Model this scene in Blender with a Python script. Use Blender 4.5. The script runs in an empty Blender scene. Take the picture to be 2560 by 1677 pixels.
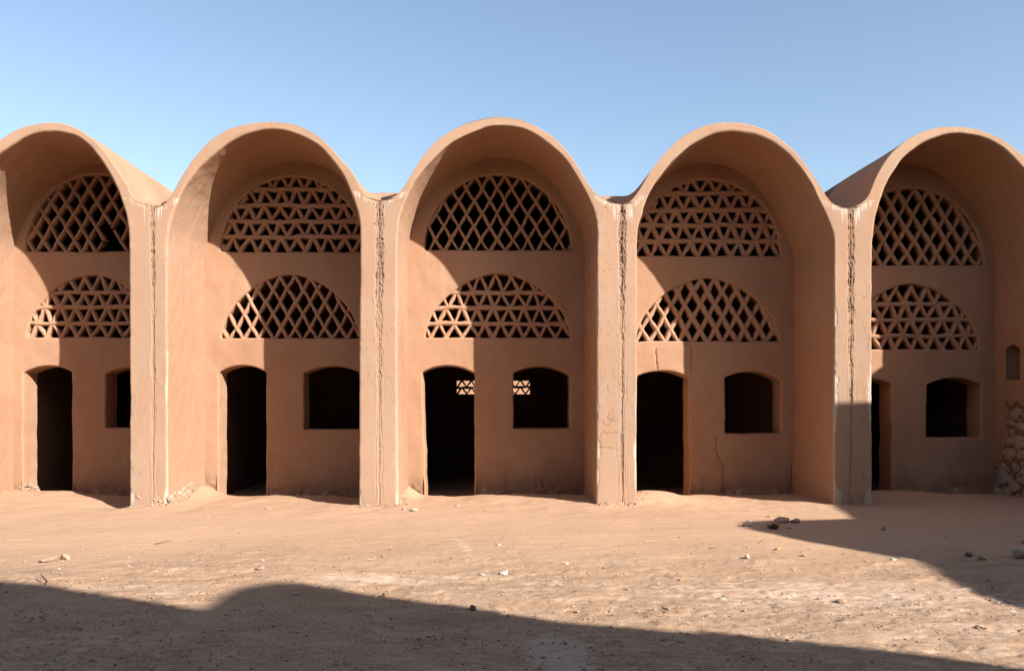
import bpy, bmesh, math, random
import numpy as np
from mathutils import Vector
from mathutils.geometry import delaunay_2d_cdt

random.seed(7)
rng = np.random.default_rng(11)
scene = bpy.context.scene
C = scene.collection

# ------------------------------------------------------------------ camera
F = 2060.0                    # focal length in photograph pixels (2560 wide)
VPX, HOR = 1225.0, 1010.0     # facade normal's vanishing point
EYE = 1.5
YF, YW = 12.2, 13.8           # front plane of the piers, recessed wall plane
YR = 19.2                     # rear wall
cam = bpy.data.cameras.new('camera')
cam.sensor_width = 36.0
cam.lens = F / 2560 * 36.0
cam.shift_x = (1280 - VPX) / 2560
cam.shift_y = (HOR - 838.5) / 2560
cam.clip_end = 2000
camo = bpy.data.objects.new('camera', cam)
camo.location = (0, 0, EYE)
camo.rotation_euler = (math.pi / 2, 0, 0)
C.objects.link(camo)
scene.camera = camo

# ------------------------------------------------------------------ light
SUN_TRAVEL = Vector((-1.88, 1.60, -1.32))      # direction the light travels
s = -SUN_TRAVEL.normalized()
world = bpy.data.worlds.new('World')
scene.world = world
world.use_nodes = True
wn = world.node_tree.nodes
wl = world.node_tree.links
bg = wn['Background']
sky = wn.new('ShaderNodeTexSky')
sky.sky_type = 'NISHITA'
sky.sun_disc = False
sky.sun_elevation = math.asin(s.z)
sky.sun_rotation = math.atan2(s.x, s.y)
sky.altitude = 0
sky.air_density = 1.0
sky.dust_density = 0.7
sky.ozone_density = 0.2
wl.new(sky.outputs[0], bg.inputs[0])
bg.inputs[1].default_value = 0.086
sun = bpy.data.lights.new('sun', 'SUN')
sun.energy = 5.0
sun.angle = math.radians(0.53)
sun.color = (1.0, 0.985, 0.95)
suno = bpy.data.objects.new('sun', sun)
suno.rotation_euler = SUN_TRAVEL.to_track_quat('-Z', 'Y').to_euler()
suno.location = (20, -20, 20)
C.objects.link(suno)
vs = scene.view_settings
vs.view_transform = 'Standard'
vs.look = 'None'
vs.exposure = 1.34
vs.gamma = 1.0
vs.use_curve_mapping = False
scene.cycles.max_bounces = 10
scene.cycles.diffuse_bounces = 6
scene.cycles.use_denoising = True

# ------------------------------------------------------------------ noise
def _h(ix, iy, iz, seed):
    n = (ix.astype(np.int64) * 374761393 + iy.astype(np.int64) * 668265263 + iz.astype(np.int64) * 1274126177 + seed * 974711) & 0xffffffff
    n = ((n ^ (n >> 13)) * 1274126177) & 0xffffffff
    n = ((n ^ (n >> 16)) * 2246822519) & 0xffffffff
    return ((n ^ (n >> 15)) & 0xffffff) / float(0xffffff)

def vnoise(x, y, z=None, seed=0):
    x = np.asarray(x, float); y = np.asarray(y, float)
    x, y = np.broadcast_arrays(x, y)
    z = np.zeros_like(x) if z is None else np.broadcast_to(np.asarray(z, float), x.shape)
    ix, iy, iz = np.floor(x), np.floor(y), np.floor(z)
    fx, fy, fz = x - ix, y - iy, z - iz
    fx, fy, fz = (t * t * t * (t * (t * 6 - 15) + 10) for t in (fx, fy, fz))
    def c(a, b, d): return _h(ix + a, iy + b, iz + d, seed)
    x00 = c(0, 0, 0) * (1 - fx) + c(1, 0, 0) * fx
    x10 = c(0, 1, 0) * (1 - fx) + c(1, 1, 0) * fx
    x01 = c(0, 0, 1) * (1 - fx) + c(1, 0, 1) * fx
    x11 = c(0, 1, 1) * (1 - fx) + c(1, 1, 1) * fx
    y0 = x00 * (1 - fy) + x10 * fy
    y1 = x01 * (1 - fy) + x11 * fy
    return (y0 * (1 - fz) + y1 * fz) * 2 - 1

def fbm(x, y, z=None, seed=0, oct=4, gain=0.5):
    t, a, f = 0, 1.0, 1.0
    for k in range(oct):
        t = t + a * vnoise(np.asarray(x) * f, np.asarray(y) * f, None if z is None else np.asarray(z) * f, seed + 17 * k)
        a *= gain; f *= 2.03
    return t

def sstep(a, b, x):
    t = np.clip((np.asarray(x, float) - a) / (b - a), 0, 1)
    return t * t * (3 - 2 * t)

# ------------------------------------------------------------------ pixel helpers
def front(px, py):            # photograph pixel -> x, z on the front plane
    return (px - VPX) * YF / F, EYE + (HOR - py) * YF / F
def back(px, py):             # photograph pixel -> x, z on the recessed wall
    return (px - VPX) * YW / F, EYE + (HOR - py) * YW / F
def gpix(px, py):             # photograph pixel -> x, y on the ground
    y = F * EYE / (py - HOR)
    return (px - VPX) * y / F, y

# ------------------------------------------------------------------ object helpers
def make_obj(name, me, parent=None, mat=None):
    o = bpy.data.objects.new(name, me)
    C.objects.link(o)
    if mat is not None and me is not None and not me.materials:
        me.materials.append(mat)
    if parent is not None:
        o.parent = parent
    return o

def tag(o, label=None, cat=None, group=None, kind=None):
    if label: o['label'] = label
    if cat: o['category'] = cat
    if group: o['group'] = group
    if kind: o['kind'] = kind
    return o

def np_mesh(name, V, quads=None, tris=None, smooth=True, attrs=None):
    me = bpy.data.meshes.new(name)
    V = np.asarray(V, np.float32).reshape(-1, 3)
    loops, starts = [], []
    n = 0
    if quads is not None and len(quads):
        q = np.asarray(quads, np.int32).reshape(-1, 4)
        loops.append(q.ravel()); starts.append(np.arange(len(q)) * 4); n = len(q) * 4
    if tris is not None and len(tris):
        t = np.asarray(tris, np.int32).reshape(-1, 3)
        loops.append(t.ravel()); starts.append(n + np.arange(len(t)) * 3)
    L = np.concatenate(loops).astype(np.int32); S = np.concatenate(starts).astype(np.int32)
    me.vertices.add(len(V)); me.vertices.foreach_set('co', V.ravel())
    me.loops.add(len(L)); me.loops.foreach_set('vertex_index', L)
    me.polygons.add(len(S)); me.polygons.foreach_set('loop_start', S)
    me.update(calc_edges=True)
    me.polygons.foreach_set('use_smooth', np.full(len(S), smooth, dtype=bool))
    if attrs:
        for k, a in attrs.items():
            at = me.attributes.new(k, 'FLOAT', 'POINT')
            at.data.foreach_set('value', np.asarray(a, np.float32).ravel())
    me.validate()
    return me

def grid_quads(n, m, off=0, wrap=False):
    i = np.arange(n - 1)[:, None]; 
    mm = m if wrap else m - 1
    j = np.arange(mm)[None, :]
    j1 = (j + 1) % m
    a = i * m + j; b = i * m + j1; c = (i + 1) * m + j1; d = (i + 1) * m + j
    return (np.stack([a, b, c, d], -1) + off).reshape(-1, 4)

def grid_normals(P):
    du = np.gradient(P, axis=0); dv = np.gradient(P, axis=1)
    n = np.cross(du, dv)
    return n / np.maximum(np.linalg.norm(n, axis=-1, keepdims=True), 1e-9)

def box_mesh(name, x0, x1, y0, y1, z0, z1):
    V = [(x, y, z) for x in (x0, x1) for y in (y0, y1) for z in (z0, z1)]
    Q = [(0, 1, 3, 2), (4, 6, 7, 5), (0, 4, 5, 1), (2, 3, 7, 6), (0, 2, 6, 4), (1, 5, 7, 3)]
    return np_mesh(name, V, Q, smooth=False)

# ------------------------------------------------------------------ materials
class NT:
    def __init__(self, name):
        self.m = bpy.data.materials.new(name); self.m.use_nodes = True
        self.t = self.m.node_tree; self.n = self.t.nodes; self.l = self.t.links
        self.b = self.n['Principled BSDF']
        self.b.inputs['Roughness'].default_value = 0.95
        self.b.inputs['Specular IOR Level'].default_value = 0.08
        self.geo = self.n.new('ShaderNodeNewGeometry')
    def pos(self, scale=(1, 1, 1), rot=(0, 0, 0)):
        mp = self.n.new('ShaderNodeMapping'); mp.inputs['Scale'].default_value = scale; mp.inputs['Rotation'].default_value = rot
        self.l.new(self.geo.outputs['Position'], mp.inputs['Vector']); return mp.outputs[0]
    def noise(self, sc, det=4, rough=0.55, vec=None, dist=0.0):
        t = self.n.new('ShaderNodeTexNoise'); t.inputs['Scale'].default_value = sc; t.inputs['Detail'].default_value = det
        t.inputs['Roughness'].default_value = rough; t.inputs['Distortion'].default_value = dist
        self.l.new(vec if vec is not None else self.pos(), t.inputs['Vector']); return t.outputs[0]
    def ramp(self, fac, stops):
        r = self.n.new('ShaderNodeValToRGB'); e = r.color_ramp.elements
        while len(e) < len(stops): e.new(0.5)
        for el, (p, c) in zip(e, stops):
            el.position = p; el.color = c if len(c) == 4 else (*c, 1)
        self.l.new(fac, r.inputs[0]); return r.outputs[0]
    def step(self, fac, a, b): return self.ramp(fac, [(a, (0, 0, 0)), (b, (1, 1, 1))])
    def mix(self, fac, a, b, mode='MIX'):
        m = self.n.new('ShaderNodeMix'); m.data_type = 'RGBA'; m.blend_type = mode
        for sck, v in ((m.inputs[0], fac), (m.inputs[6], a), (m.inputs[7], b)):
            if isinstance(v, (int, float)): sck.default_value = v
            elif isinstance(v, tuple): sck.default_value = (*v, 1) if len(v) == 3 else v
            else: self.l.new(v, sck)
        return m.outputs[2]
    def math(self, op, a, b=None):
        m = self.n.new('ShaderNodeMath'); m.operation = op
        for sck, v in ((m.inputs[0], a), (m.inputs[1], b)):
            if v is None: continue
            if isinstance(v, (int, float)): sck.default_value = v
            else: self.l.new(v, sck)
        return m.outputs[0]
    def attr(self, name):
        a = self.n.new('ShaderNodeAttribute'); a.attribute_name = name; return a.outputs['Fac']
    def bump(self, h, strength, dist, prev=None):
        b = self.n.new('ShaderNodeBump'); b.inputs['Strength'].default_value = strength; b.inputs['Distance'].default_value = dist
        self.l.new(h, b.inputs['Height'])
        if prev is not None: self.l.new(prev, b.inputs['Normal'])
        return b.outputs[0]
    def out(self, col, nrm=None):
        self.l.new(col, self.b.inputs['Base Color'])
        if nrm is not None: self.l.new(nrm, self.b.inputs['Normal'])
        return self.m

PL = (0.340, 0.193, 0.116)
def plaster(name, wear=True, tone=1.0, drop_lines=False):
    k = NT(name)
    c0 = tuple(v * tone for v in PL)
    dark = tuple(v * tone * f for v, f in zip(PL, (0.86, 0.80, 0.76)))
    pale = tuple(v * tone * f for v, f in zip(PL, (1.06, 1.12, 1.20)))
    big = k.noise(0.55, 5, 0.6)
    col = k.mix(k.step(big, 0.30, 0.72), dark, pale)
    mid = k.noise(3.2, 6, 0.62, k.pos((1, 1, 0.55)))
    col = k.mix(k.math('MULTIPLY', k.step(mid, 0.35, 0.75), 0.45), col, c0)
    blot = k.noise(1.3, 6, 0.7, k.pos((1.6, 1.6, 0.7)))
    col = k.mix(k.math('MULTIPLY', k.step(blot, 0.52, 0.78), 0.35), col, tuple(v * tone * f for v, f in zip(PL, (0.74, 0.68, 0.64))))
    trow = k.noise(9.0, 3, 0.5, k.pos((0.35, 0.35, 2.2)))
    col = k.mix(k.math('MULTIPLY', k.step(trow, 0.4, 0.8), 0.28), col, dark)
    fine = k.noise(95.0, 3, 0.7)
    col = k.mix(0.42, col, k.ramp(fine, [(0.25, (0.55, 0.53, 0.50)), (0.75, (1.25, 1.25, 1.25))]), 'MULTIPLY')
    pit = k.noise(23.0, 2, 0.4)
    col = k.mix(k.math('MULTIPLY', k.step(pit, 0.735, 0.76), 0.55), col, (0.10, 0.05, 0.03))
    if wear:
        st = k.attr('stain')
        gr = k.noise(1.7, 5, 0.6, k.pos((2.5, 2.5, 0.45)))
        col = k.mix(k.math('MULTIPLY', st, k.step(gr, 0.25, 0.7)), col, (0.285, 0.200, 0.142))
        fl = k.attr('flake')
        rag = k.noise(17.0, 5, 0.65)
        fm = k.step(k.math('ADD', fl, k.math('MULTIPLY', k.math('SUBTRACT', rag, 0.5), 0.9)), 0.50, 0.56)
        col = k.mix(k.math('MULTIPLY', fm, 0.8), col, (0.40, 0.32, 0.235))
        dr = k.attr('drop')
        sk = k.noise(1.0, 2, 0.5, k.pos((95, 95, 2.0)))
        sk2 = k.noise(1.0, 2, 0.5, k.pos((9, 9, 2.0)))
        dv = k.math('ADD', k.math('MULTIPLY', k.math('SUBTRACT', sk, 0.5), 1.3), k.math('MULTIPLY', k.math('SUBTRACT', sk2, 0.5), 0.7))
        dm = k.step(k.math('ADD', k.math('MULTIPLY', dr, 0.62), dv), 0.62, 0.70)
        dm = k.math('MULTIPLY', dm, k.step(dr, 0.02, 0.12))
        col = k.mix(k.math('MULTIPLY', dm, 0.6), col, (0.50, 0.46, 0.40))
        dp = k.attr('damp')
        dn = k.noise(1.0, 5, 0.65, k.pos((5.5, 5.5, 1.1)))
        dmk = k.step(k.math('ADD', k.math('MULTIPLY', dp, 0.6), k.math('MULTIPLY', k.math('SUBTRACT', dn, 0.5), 1.2)), 0.12, 0.75)
        col = k.mix(k.math('MULTIPLY', dmk, 0.55), col, (0.150, 0.085, 0.055))
        ck = k.attr('crack')
        col = k.mix(k.math('MULTIPLY', ck, 0.45), col, (0.12, 0.074, 0.047))
    b = k.bump(k.noise(5.5, 4, 0.5), 0.09, 0.02)
    b = k.bump(k.noise(60.0, 4, 0.7), 0.34, 0.005, b)
    if wear:
        cb = k.math('MULTIPLY', k.math('SUBTRACT', k.noise(85.0, 4, 0.7), 0.5), k.math('MINIMUM', k.math('MULTIPLY', ck, 3.0), 1.0))
        b = k.bump(cb, 0.9, 0.03, b)
    return k.out(col, b)

M_PL = plaster('plaster')
M_PLN = plaster('plaster_plain', wear=False)
M_ROOM = plaster('plaster_room_shade', wear=False, tone=0.42)  # same plaster darkened so the rooms read black; shade put into the colour
M_BAR = plaster('plaster_bar', wear=False, tone=1.02)

def stone_mat(name, col, var=0.25):
    k = NT(name)
    col = tuple(v * 0.70 for v in col)
    n = k.noise(14, 5, 0.65)
    c = k.mix(n, tuple(v * (1 - var) for v in col), tuple(min(1, v * (1 + var)) for v in col))
    n2 = k.noise(70, 3, 0.7)
    c = k.mix(0.35, c, k.ramp(n2, [(0.3, (0.6, 0.58, 0.55)), (0.7, (1.2, 1.2, 1.2))]), 'MULTIPLY')
    return k.out(c, k.bump(k.noise(40, 5, 0.7), 0.5, 0.01))
M_STONE_PALE = stone_mat('stone_pale', (0.50, 0.39, 0.29))
M_STONE_WHITE = stone_mat('stone_white', (0.56, 0.48, 0.39), 0.2)
M_STONE_BROWN = stone_mat('stone_brown', (0.40, 0.25, 0.165))
M_STONE_DARK = stone_mat('stone_dark', (0.19, 0.125, 0.09))
M_STONE_PINK = stone_mat('stone_pink', (0.50, 0.31, 0.22))
M_STONE_OCHRE = stone_mat('stone_ochre', (0.48, 0.29, 0.13))
M_STONE_GREY = stone_mat('stone_grey', (0.40, 0.37, 0.34))
M_RUBBLE = stone_mat('stone_rubble', (0.42, 0.30, 0.21), 0.35)
M_LUMP = stone_mat('stone_plastered', (0.50, 0.34, 0.24), 0.3)
M_TWIG = stone_mat('twig_bark', (0.16, 0.10, 0.065))
M_STRAW = stone_mat('straw', (0.55, 0.42, 0.26))

def ground_mat():
    k = NT('sand')
    big = k.noise(0.35, 5, 0.6)
    col = k.mix(k.step(big, 0.3, 0.7), (0.380, 0.229, 0.139), (0.428, 0.264, 0.165))
    sm = k.attr('smooth')
    mid = k.noise(2.6, 7, 0.68, k.pos((0.7, 1.3, 1)))
    rough_col = k.ramp(mid, [(0.30, (0.205, 0.128, 0.079)), (0.46, (0.295, 0.189, 0.118)), (0.60, (0.355, 0.234, 0.152)), (0.78, (0.40, 0.277, 0.190))])
    col = k.mix(sm, k.mix(0.75, col, rough_col), col)
    speck = k.noise(60.0, 4, 0.75)
    sp = k.ramp(speck, [(0.28, (0.42, 0.38, 0.34)), (0.48, (0.98, 0.97, 0.96)), (0.72, (1.25, 1.25, 1.25))])
    col = k.mix(k.mix(sm, (0.85, 0.85, 0.85), (0.30, 0.30, 0.30)), col, sp, 'MULTIPLY')
    rs = k.math('SUBTRACT', 1.15, sm)
    sp1 = k.step(k.noise(52.0, 2, 0.5), 0.655, 0.70)
    col = k.mix(k.math('MINIMUM', k.math('MULTIPLY', k.math('MULTIPLY', sp1, rs), 0.75), 1.0), col, (0.115, 0.070, 0.045))
    sp2 = k.step(k.noise(44.0, 2, 0.5, k.pos((1, 1, 1), (0, 0, 0.7))), 0.675, 0.72)
    col = k.mix(k.math('MINIMUM', k.math('MULTIPLY', k.math('MULTIPLY', sp2, rs), 0.55), 1.0), col, (0.50, 0.40, 0.31))
    cr = k.attr('crust')
    crn = k.noise(7.0, 6, 0.68, k.pos((0.6, 1.6, 1)))
    crm = k.step(k.math('ADD', cr, k.math('MULTIPLY', k.math('SUBTRACT', crn, 0.5), 2.4)), 0.42, 0.95)
    col = k.mix(k.math('MULTIPLY', crm, 0.75), col, (0.475, 0.340, 0.250))
    wh = k.attr('white')
    whm = k.step(k.math('ADD', wh, k.math('MULTIPLY', k.math('SUBTRACT', crn, 0.5), 1.5)), 0.40, 0.62)
    col = k.mix(k.math('MULTIPLY', whm, 0.62), col, (0.43, 0.325, 0.24))
    b = k.bump(k.noise(14, 5, 0.65), 0.16, 0.02)
    b = k.bump(k.noise(75, 5, 0.75), 0.55, 0.009, b)
    return k.out(col, b)
M_SAND = ground_mat()

# ------------------------------------------------------------------ profiles traced bay by bay
ZS = 1559.0 / 680.0
BAYS = [
    dict(org=(0, 280), jl=-175, jr=383, legl=-125, legr=323,
         outer=[(-401, 535), (-340, 532), (-290, 512), (-245, 455), (-190, 370), (-130, 285), (-65, 215), (0, 163), (100, 100), (180, 75), (260, 65), (330, 66), (400, 80), (470, 112), (540, 165), (600, 228), (660, 315), (700, 375), (732, 425), (760, 488), (802, 513), (850, 530), (880, 535)],
         inner=[(-287, 900), (-283, 700), (-262, 600), (-225, 505), (-175, 410), (-110, 325), (-55, 272), (0, 235), (60, 193), (130, 150), (200, 121), (280, 112), (350, 116), (430, 140), (500, 185), (560, 250), (610, 320), (650, 390), (690, 480), (720, 570), (735, 650), (740, 730), (741, 900)]),
    dict(org=(420, 280), jl=383, jr=949, legl=418, legr=897,
         outer=[(-84, 541), (-60, 540), (-15, 525), (16, 490), (36, 452), (90, 355), (150, 265), (230, 180), (320, 115), (430, 75), (550, 57), (640, 58), (740, 75), (830, 115), (910, 180), (980, 258), (1054, 345), (1081, 392), (1112, 449), (1143, 479), (1182, 497), (1213, 502)],
         inner=[(-5, 900), (2, 690), (22, 600), (62, 490), (120, 390), (190, 308), (245, 255), (300, 212), (370, 165), (450, 125), (540, 104), (620, 104), (700, 118), (800, 155), (880, 212), (950, 293), (1010, 380), (1050, 470), (1080, 550), (1098, 640), (1101, 760), (1100, 900)]),
    dict(org=(900, 260), jl=949, jr=1556, legl=993, legr=1490,
         outer=[(112, 548), (144, 550), (183, 534), (219, 512), (258, 460), (300, 390), (350, 310), (430, 215), (540, 140), (650, 95), (790, 72), (920, 90), (1040, 145), (1140, 220), (1230, 330), (1290, 430), (1340, 500), (1385, 537), (1440, 562), (1504, 571)],
         inner=[(213, 900), (221, 700), (243, 600), (290, 490), (340, 410), (400, 340), (490, 255), (560, 205), (640, 165), (720, 138), (790, 127), (880, 132), (960, 155), (1060, 215), (1150, 290), (1230, 395), (1290, 500), (1330, 590), (1352, 670), (1360, 760), (1357, 900)]),
    dict(org=(1480, 280), jl=1556, jr=2127, legl=1594, legr=2084,
         outer=[(174, 525), (200, 518), (228, 498), (262, 455), (300, 395), (350, 315), (430, 220), (520, 140), (610, 95), (700, 68), (800, 62), (900, 75), (1000, 110), (1080, 160), (1170, 235), (1240, 325), (1300, 410), (1350, 490), (1385, 528), (1440, 547), (1483, 552)],
         inner=[(262, 900), (265, 700), (280, 620), (310, 530), (350, 440), (400, 360), (460, 285), (530, 220), (600, 170), (680, 130), (760, 114), (840, 114), (920, 125), (1000, 155), (1090, 210), (1180, 300), (1250, 400), (1300, 500), (1340, 590), (1375, 680), (1387, 750), (1386, 900)]),
    dict(org=(2040, 280), jl=2127, jr=2703, legl=2182, legr=2653,
         outer=[(199, 551), (225, 542), (262, 524), (300, 480), (340, 382), (380, 310), (440, 230), (520, 165), (600, 120), (680, 93), (760, 82), (850, 83), (940, 100), (1030, 135), (1110, 185), (1192, 255), (1260, 330), (1320, 420), (1370, 490), (1420, 535), (1470, 548), (1520, 551)],
         inner=[(325, 1000), (325, 760), (335, 645), (352, 555), (382, 458), (422, 368), (470, 295), (530, 230), (600, 180), (680, 145), (770, 126), (850, 126), (940, 142), (1030, 180), (1110, 240), (1192, 325), (1280, 432), (1340, 540), (1385, 660), (1405, 760), (1405, 1000)]),
]

def catmull(P, per=24):
    P = np.asarray(P, float)
    Q = np.vstack([2 * P[0] - P[1], P, 2 * P[-1] - P[-2]])
    out = []
    t = np.linspace(0, 1, per, endpoint=False)[:, None]
    for i in range(1, len(Q) - 2):
        a, b, c, d = Q[i - 1], Q[i], Q[i + 1], Q[i + 2]
        out.append(0.5 * ((2 * b) + (-a + c) * t + (2 * a - 5 * b + 4 * c - d) * t ** 2 + (-a + 3 * b - 3 * c + d) * t ** 3))
    out.append(P[-1:])
    return np.vstack(out)

def resample(P, n):
    d = np.concatenate([[0], np.cumsum(np.linalg.norm(np.diff(P, axis=0), axis=1))])
    u = np.linspace(0, d[-1], n)
    return np.stack([np.interp(u, d, P[:, k]) for k in range(P.shape[1])], -1)

def smooth_curve(P, it):
    P = P.copy()
    for _ in range(it):
        P[1:-1] = 0.25 * P[:-2] + 0.5 * P[1:-1] + 0.25 * P[2:]
    return P

ZB = -0.45
for b in BAYS:
    ox, oy = b['org']
    cv = lambda pts: np.array([front(ox + x / ZS, oy + y / ZS) for x, y in pts])
    b['outer_m'] = smooth_curve(resample(catmull(cv(b['outer'])), 400), 14)
    inn = cv(b['inner'])
    xl, xr = front(b['legl'], 0)[0], front(b['legr'], 0)[0]
    inn = np.vstack([[xl, ZB], [xl, 1.0], inn[:, :], [xr, 1.0], [xr, ZB]])
    inn = smooth_curve(resample(catmull(inn), 1200), 25)
    b['inner_m'] = inn
    b['xjl'], b['xjr'] = front(b['jl'], 0)[0], front(b['jr'], 0)[0]

# joints between neighbouring vaults: valley heights shared
def valley_z(i, side):
    return BAYS[i]['outer_m'][0 if side < 0 else -1, 1]

def joint_line(xj, z, seed):
    return xj + 0.010 * fbm(z * 1.3, seed * 3.1 + 0 * z, seed=seed, oct=3) + 0.005 * vnoise(z * 14, seed + 0 * z, seed=seed + 3)

def joint_gap(z, zv, seed):
    top = sstep(zv - 1.9, zv - 0.4, z)
    return 0.0012 + 0.003 * top * (0.8 + 0.7 * vnoise(z * 9, seed + 0 * z, seed=seed + 9)) + 0.0015 * np.clip(vnoise(z * 5, seed * 2 + 0 * z, seed=seed + 5), 0, 1)

# ------------------------------------------------------------------ ground
def ground_z(x, y):
    x = np.asarray(x, float); y = np.asarray(y, float)
    z = 0.035 * fbm(x * 0.35, y * 0.45, seed=5, oct=3)
    calm = sstep(10.6, 12.0, y)
    z = z * (1 - 0.55 * calm)
    z = z + 0.012 * calm * fbm(x * 2.3, y * 2.3, seed=9, oct=3)
    def mound(mx, my, rx, ry, h):
        return h * np.exp(-((x - mx) / rx) ** 2 - ((y - my) / ry) ** 2)
    z = z + mound(-4.75, 13.75, 0.30, 0.7, 0.17) + mound(-4.9, 12.6, 0.5, 0.6, 0.04)
    z = z + mound(2.45, 12.75, 0.75, 0.6, 0.16) + mound(-1.36, 13.5, 0.17, 0.6, 0.13)
    z = z + mound(-7.6, 13.4, 1.1, 0.8, 0.09) + mound(-3.2, 13.0, 0.7, 0.4, 0.02)
    z = z - mound(-5.55, 12.7, 0.45, 0.6, 0.07) - mound(-2.3, 13.0, 0.5, 0.5, 0.05)
    z = z + mound(6.6, 13.4, 1.0, 0.6, 0.07) + mound(0.3, 12.9, 0.9, 0.5, 0.035)
    z = z - 0.14 * sstep(13.5, 13.95, y) - mound(-4.1, 13.75, 0.35, 0.35, 0.03) - mound(-0.7, 13.75, 0.4, 0.35, 0.03)
    far = sstep(25, 120, np.hypot(x, y))
    return z * (1 - far)

def crust_field(x, y):
    m = 0.35 * np.exp(-((y - 6.6 + 0.25 * (x - 1.5)) / 0.9) ** 2) * sstep(-3.5, 0.5, x)
    m += 0.45 * np.exp(-((x - 3.0) / 1.5) ** 2 - ((y - 6.7) / 0.75) ** 2)
    m += 0.55 * np.exp(-((x + 1.2) / 1.1) ** 2 - ((y - 7.15) / 0.25) ** 2)
    m += 0.5 * np.exp(-((x + 2.6) / 0.7) ** 2 - ((y - 6.5) / 0.3) ** 2)
    m += 0.75 * np.exp(-((x + 0.28 + 0.19 * (y - 8.7)) / 0.10) ** 2 - ((y - 8.7) / 0.75) ** 2)
    m += 0.40 * sstep(6.0, 5.2, y)
    return np.clip(m, 0, 1)

def rough_field(x, y):
    return np.clip(sstep(9.6, 6.8, y + 0.7 * fbm(x * 0.8, y * 0.8, seed=31, oct=3)), 0, 1)

def build_ground():
    xs = np.arange(-8.8, 8.8, 0.021)
    xo = 8.8 + np.cumsum(0.05 * 1.16 ** np.arange(1, 62)); xo = xo[xo < 900]
    xs = np.concatenate([-xo[::-1], xs, xo])
    ys = [3.4]
    while ys[-1] < 14.5: ys.append(ys[-1] * 1.0031)
    ys = np.array(ys)
    yo = ys[-1] + np.cumsum(0.06 * 1.17 ** np.arange(1, 60)); yo = yo[yo < 900]
    yn = 3.4 - np.cumsum(0.02 * 1.2 ** np.arange(1, 52)); yn = yn[yn > -900]
    ys = np.concatenate([yn[::-1], ys, yo])
    X, Y = np.meshgrid(xs, ys)
    Z = ground_z(X, Y)
    near = (np.abs(X) < 9.2) & (Y > 3.0) & (Y < 15)
    r = rough_field(X, Y)
    cr = crust_field(X, Y)
    det = 0.008 * fbm(X * 1.6, Y * 2.0, seed=41, oct=3) * r
    cl = fbm(X * 11, Y * 13, seed=43, oct=4)
    det += 0.0018 * r * cl + 0.010 * r * np.clip(cl - 0.62, 0, 1)
    det += 0.0030 * r * fbm(X * 27, Y * 29, seed=44, oct=2)
    pl = np.clip(fbm(X * 4.0, Y * 6.0, seed=47, oct=3) * 1.6 + cr * 1.6 - 0.7, 0, 1)
    det += 0.010 * sstep(0.0, 0.35, pl) * r                                   # raised plates of hard crust
    det += (1 - r) * 0.0035 * fbm(X * 5 + 0.8 * Y, Y * 11, seed=49, oct=3)
    Z = Z + np.where(near, det, 0)
    wx, wy = gpix(1400, 1632)
    an = np.arctan2((Y - wy) / 0.36, X - wx)
    rad = np.hypot((X - wx) / 0.185, (Y - wy) / 0.40)
    white = np.clip(1.15 - rad * 0.62, 0, 1)
    me = np_mesh('ground', np.stack([X, Y, Z], -1), grid_quads(*X.shape), attrs=dict(smooth=1 - r, crust=cr, white=white))
    o = make_obj('ground', me, None, M_SAND)
    tag(o, kind='structure')
build_ground()

# ------------------------------------------------------------------ the building
BASE = Vector((0.2, 13.0, 0.0))
bld = bpy.data.objects.new('vaulted_building', None)
C.objects.link(bld)
bld.location = BASE
tag(bld, 'terracotta mud plaster building with five barrel vaulted bays and pierced lunette screens', 'building')
def part(name, me, mat, parent=None, world=True):
    o = make_obj(name, me, parent or bld, mat)
    if world and (parent is None or parent is bld):
        o.location = -BASE
    return o

def lump(x, z, seed=0):
    return 0.014 * fbm(x * 0.9, z * 0.7, seed=70 + seed, oct=3) + 0.0035 * fbm(x * 7, z * 5, seed=80 + seed, oct=3)

NICHE = dict(y0=13.14, y1=13.52, z0=1.90, z1=2.46)
FLAKE_R = [0.9, 0.75, 1.0, 0.95, 0.5]     # strength on each bay's right leg (left edge of the pier)
FLAKE_L = [0.4, 0.55, 0.25, 0.8, 0.85]     # on each bay's left leg

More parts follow.
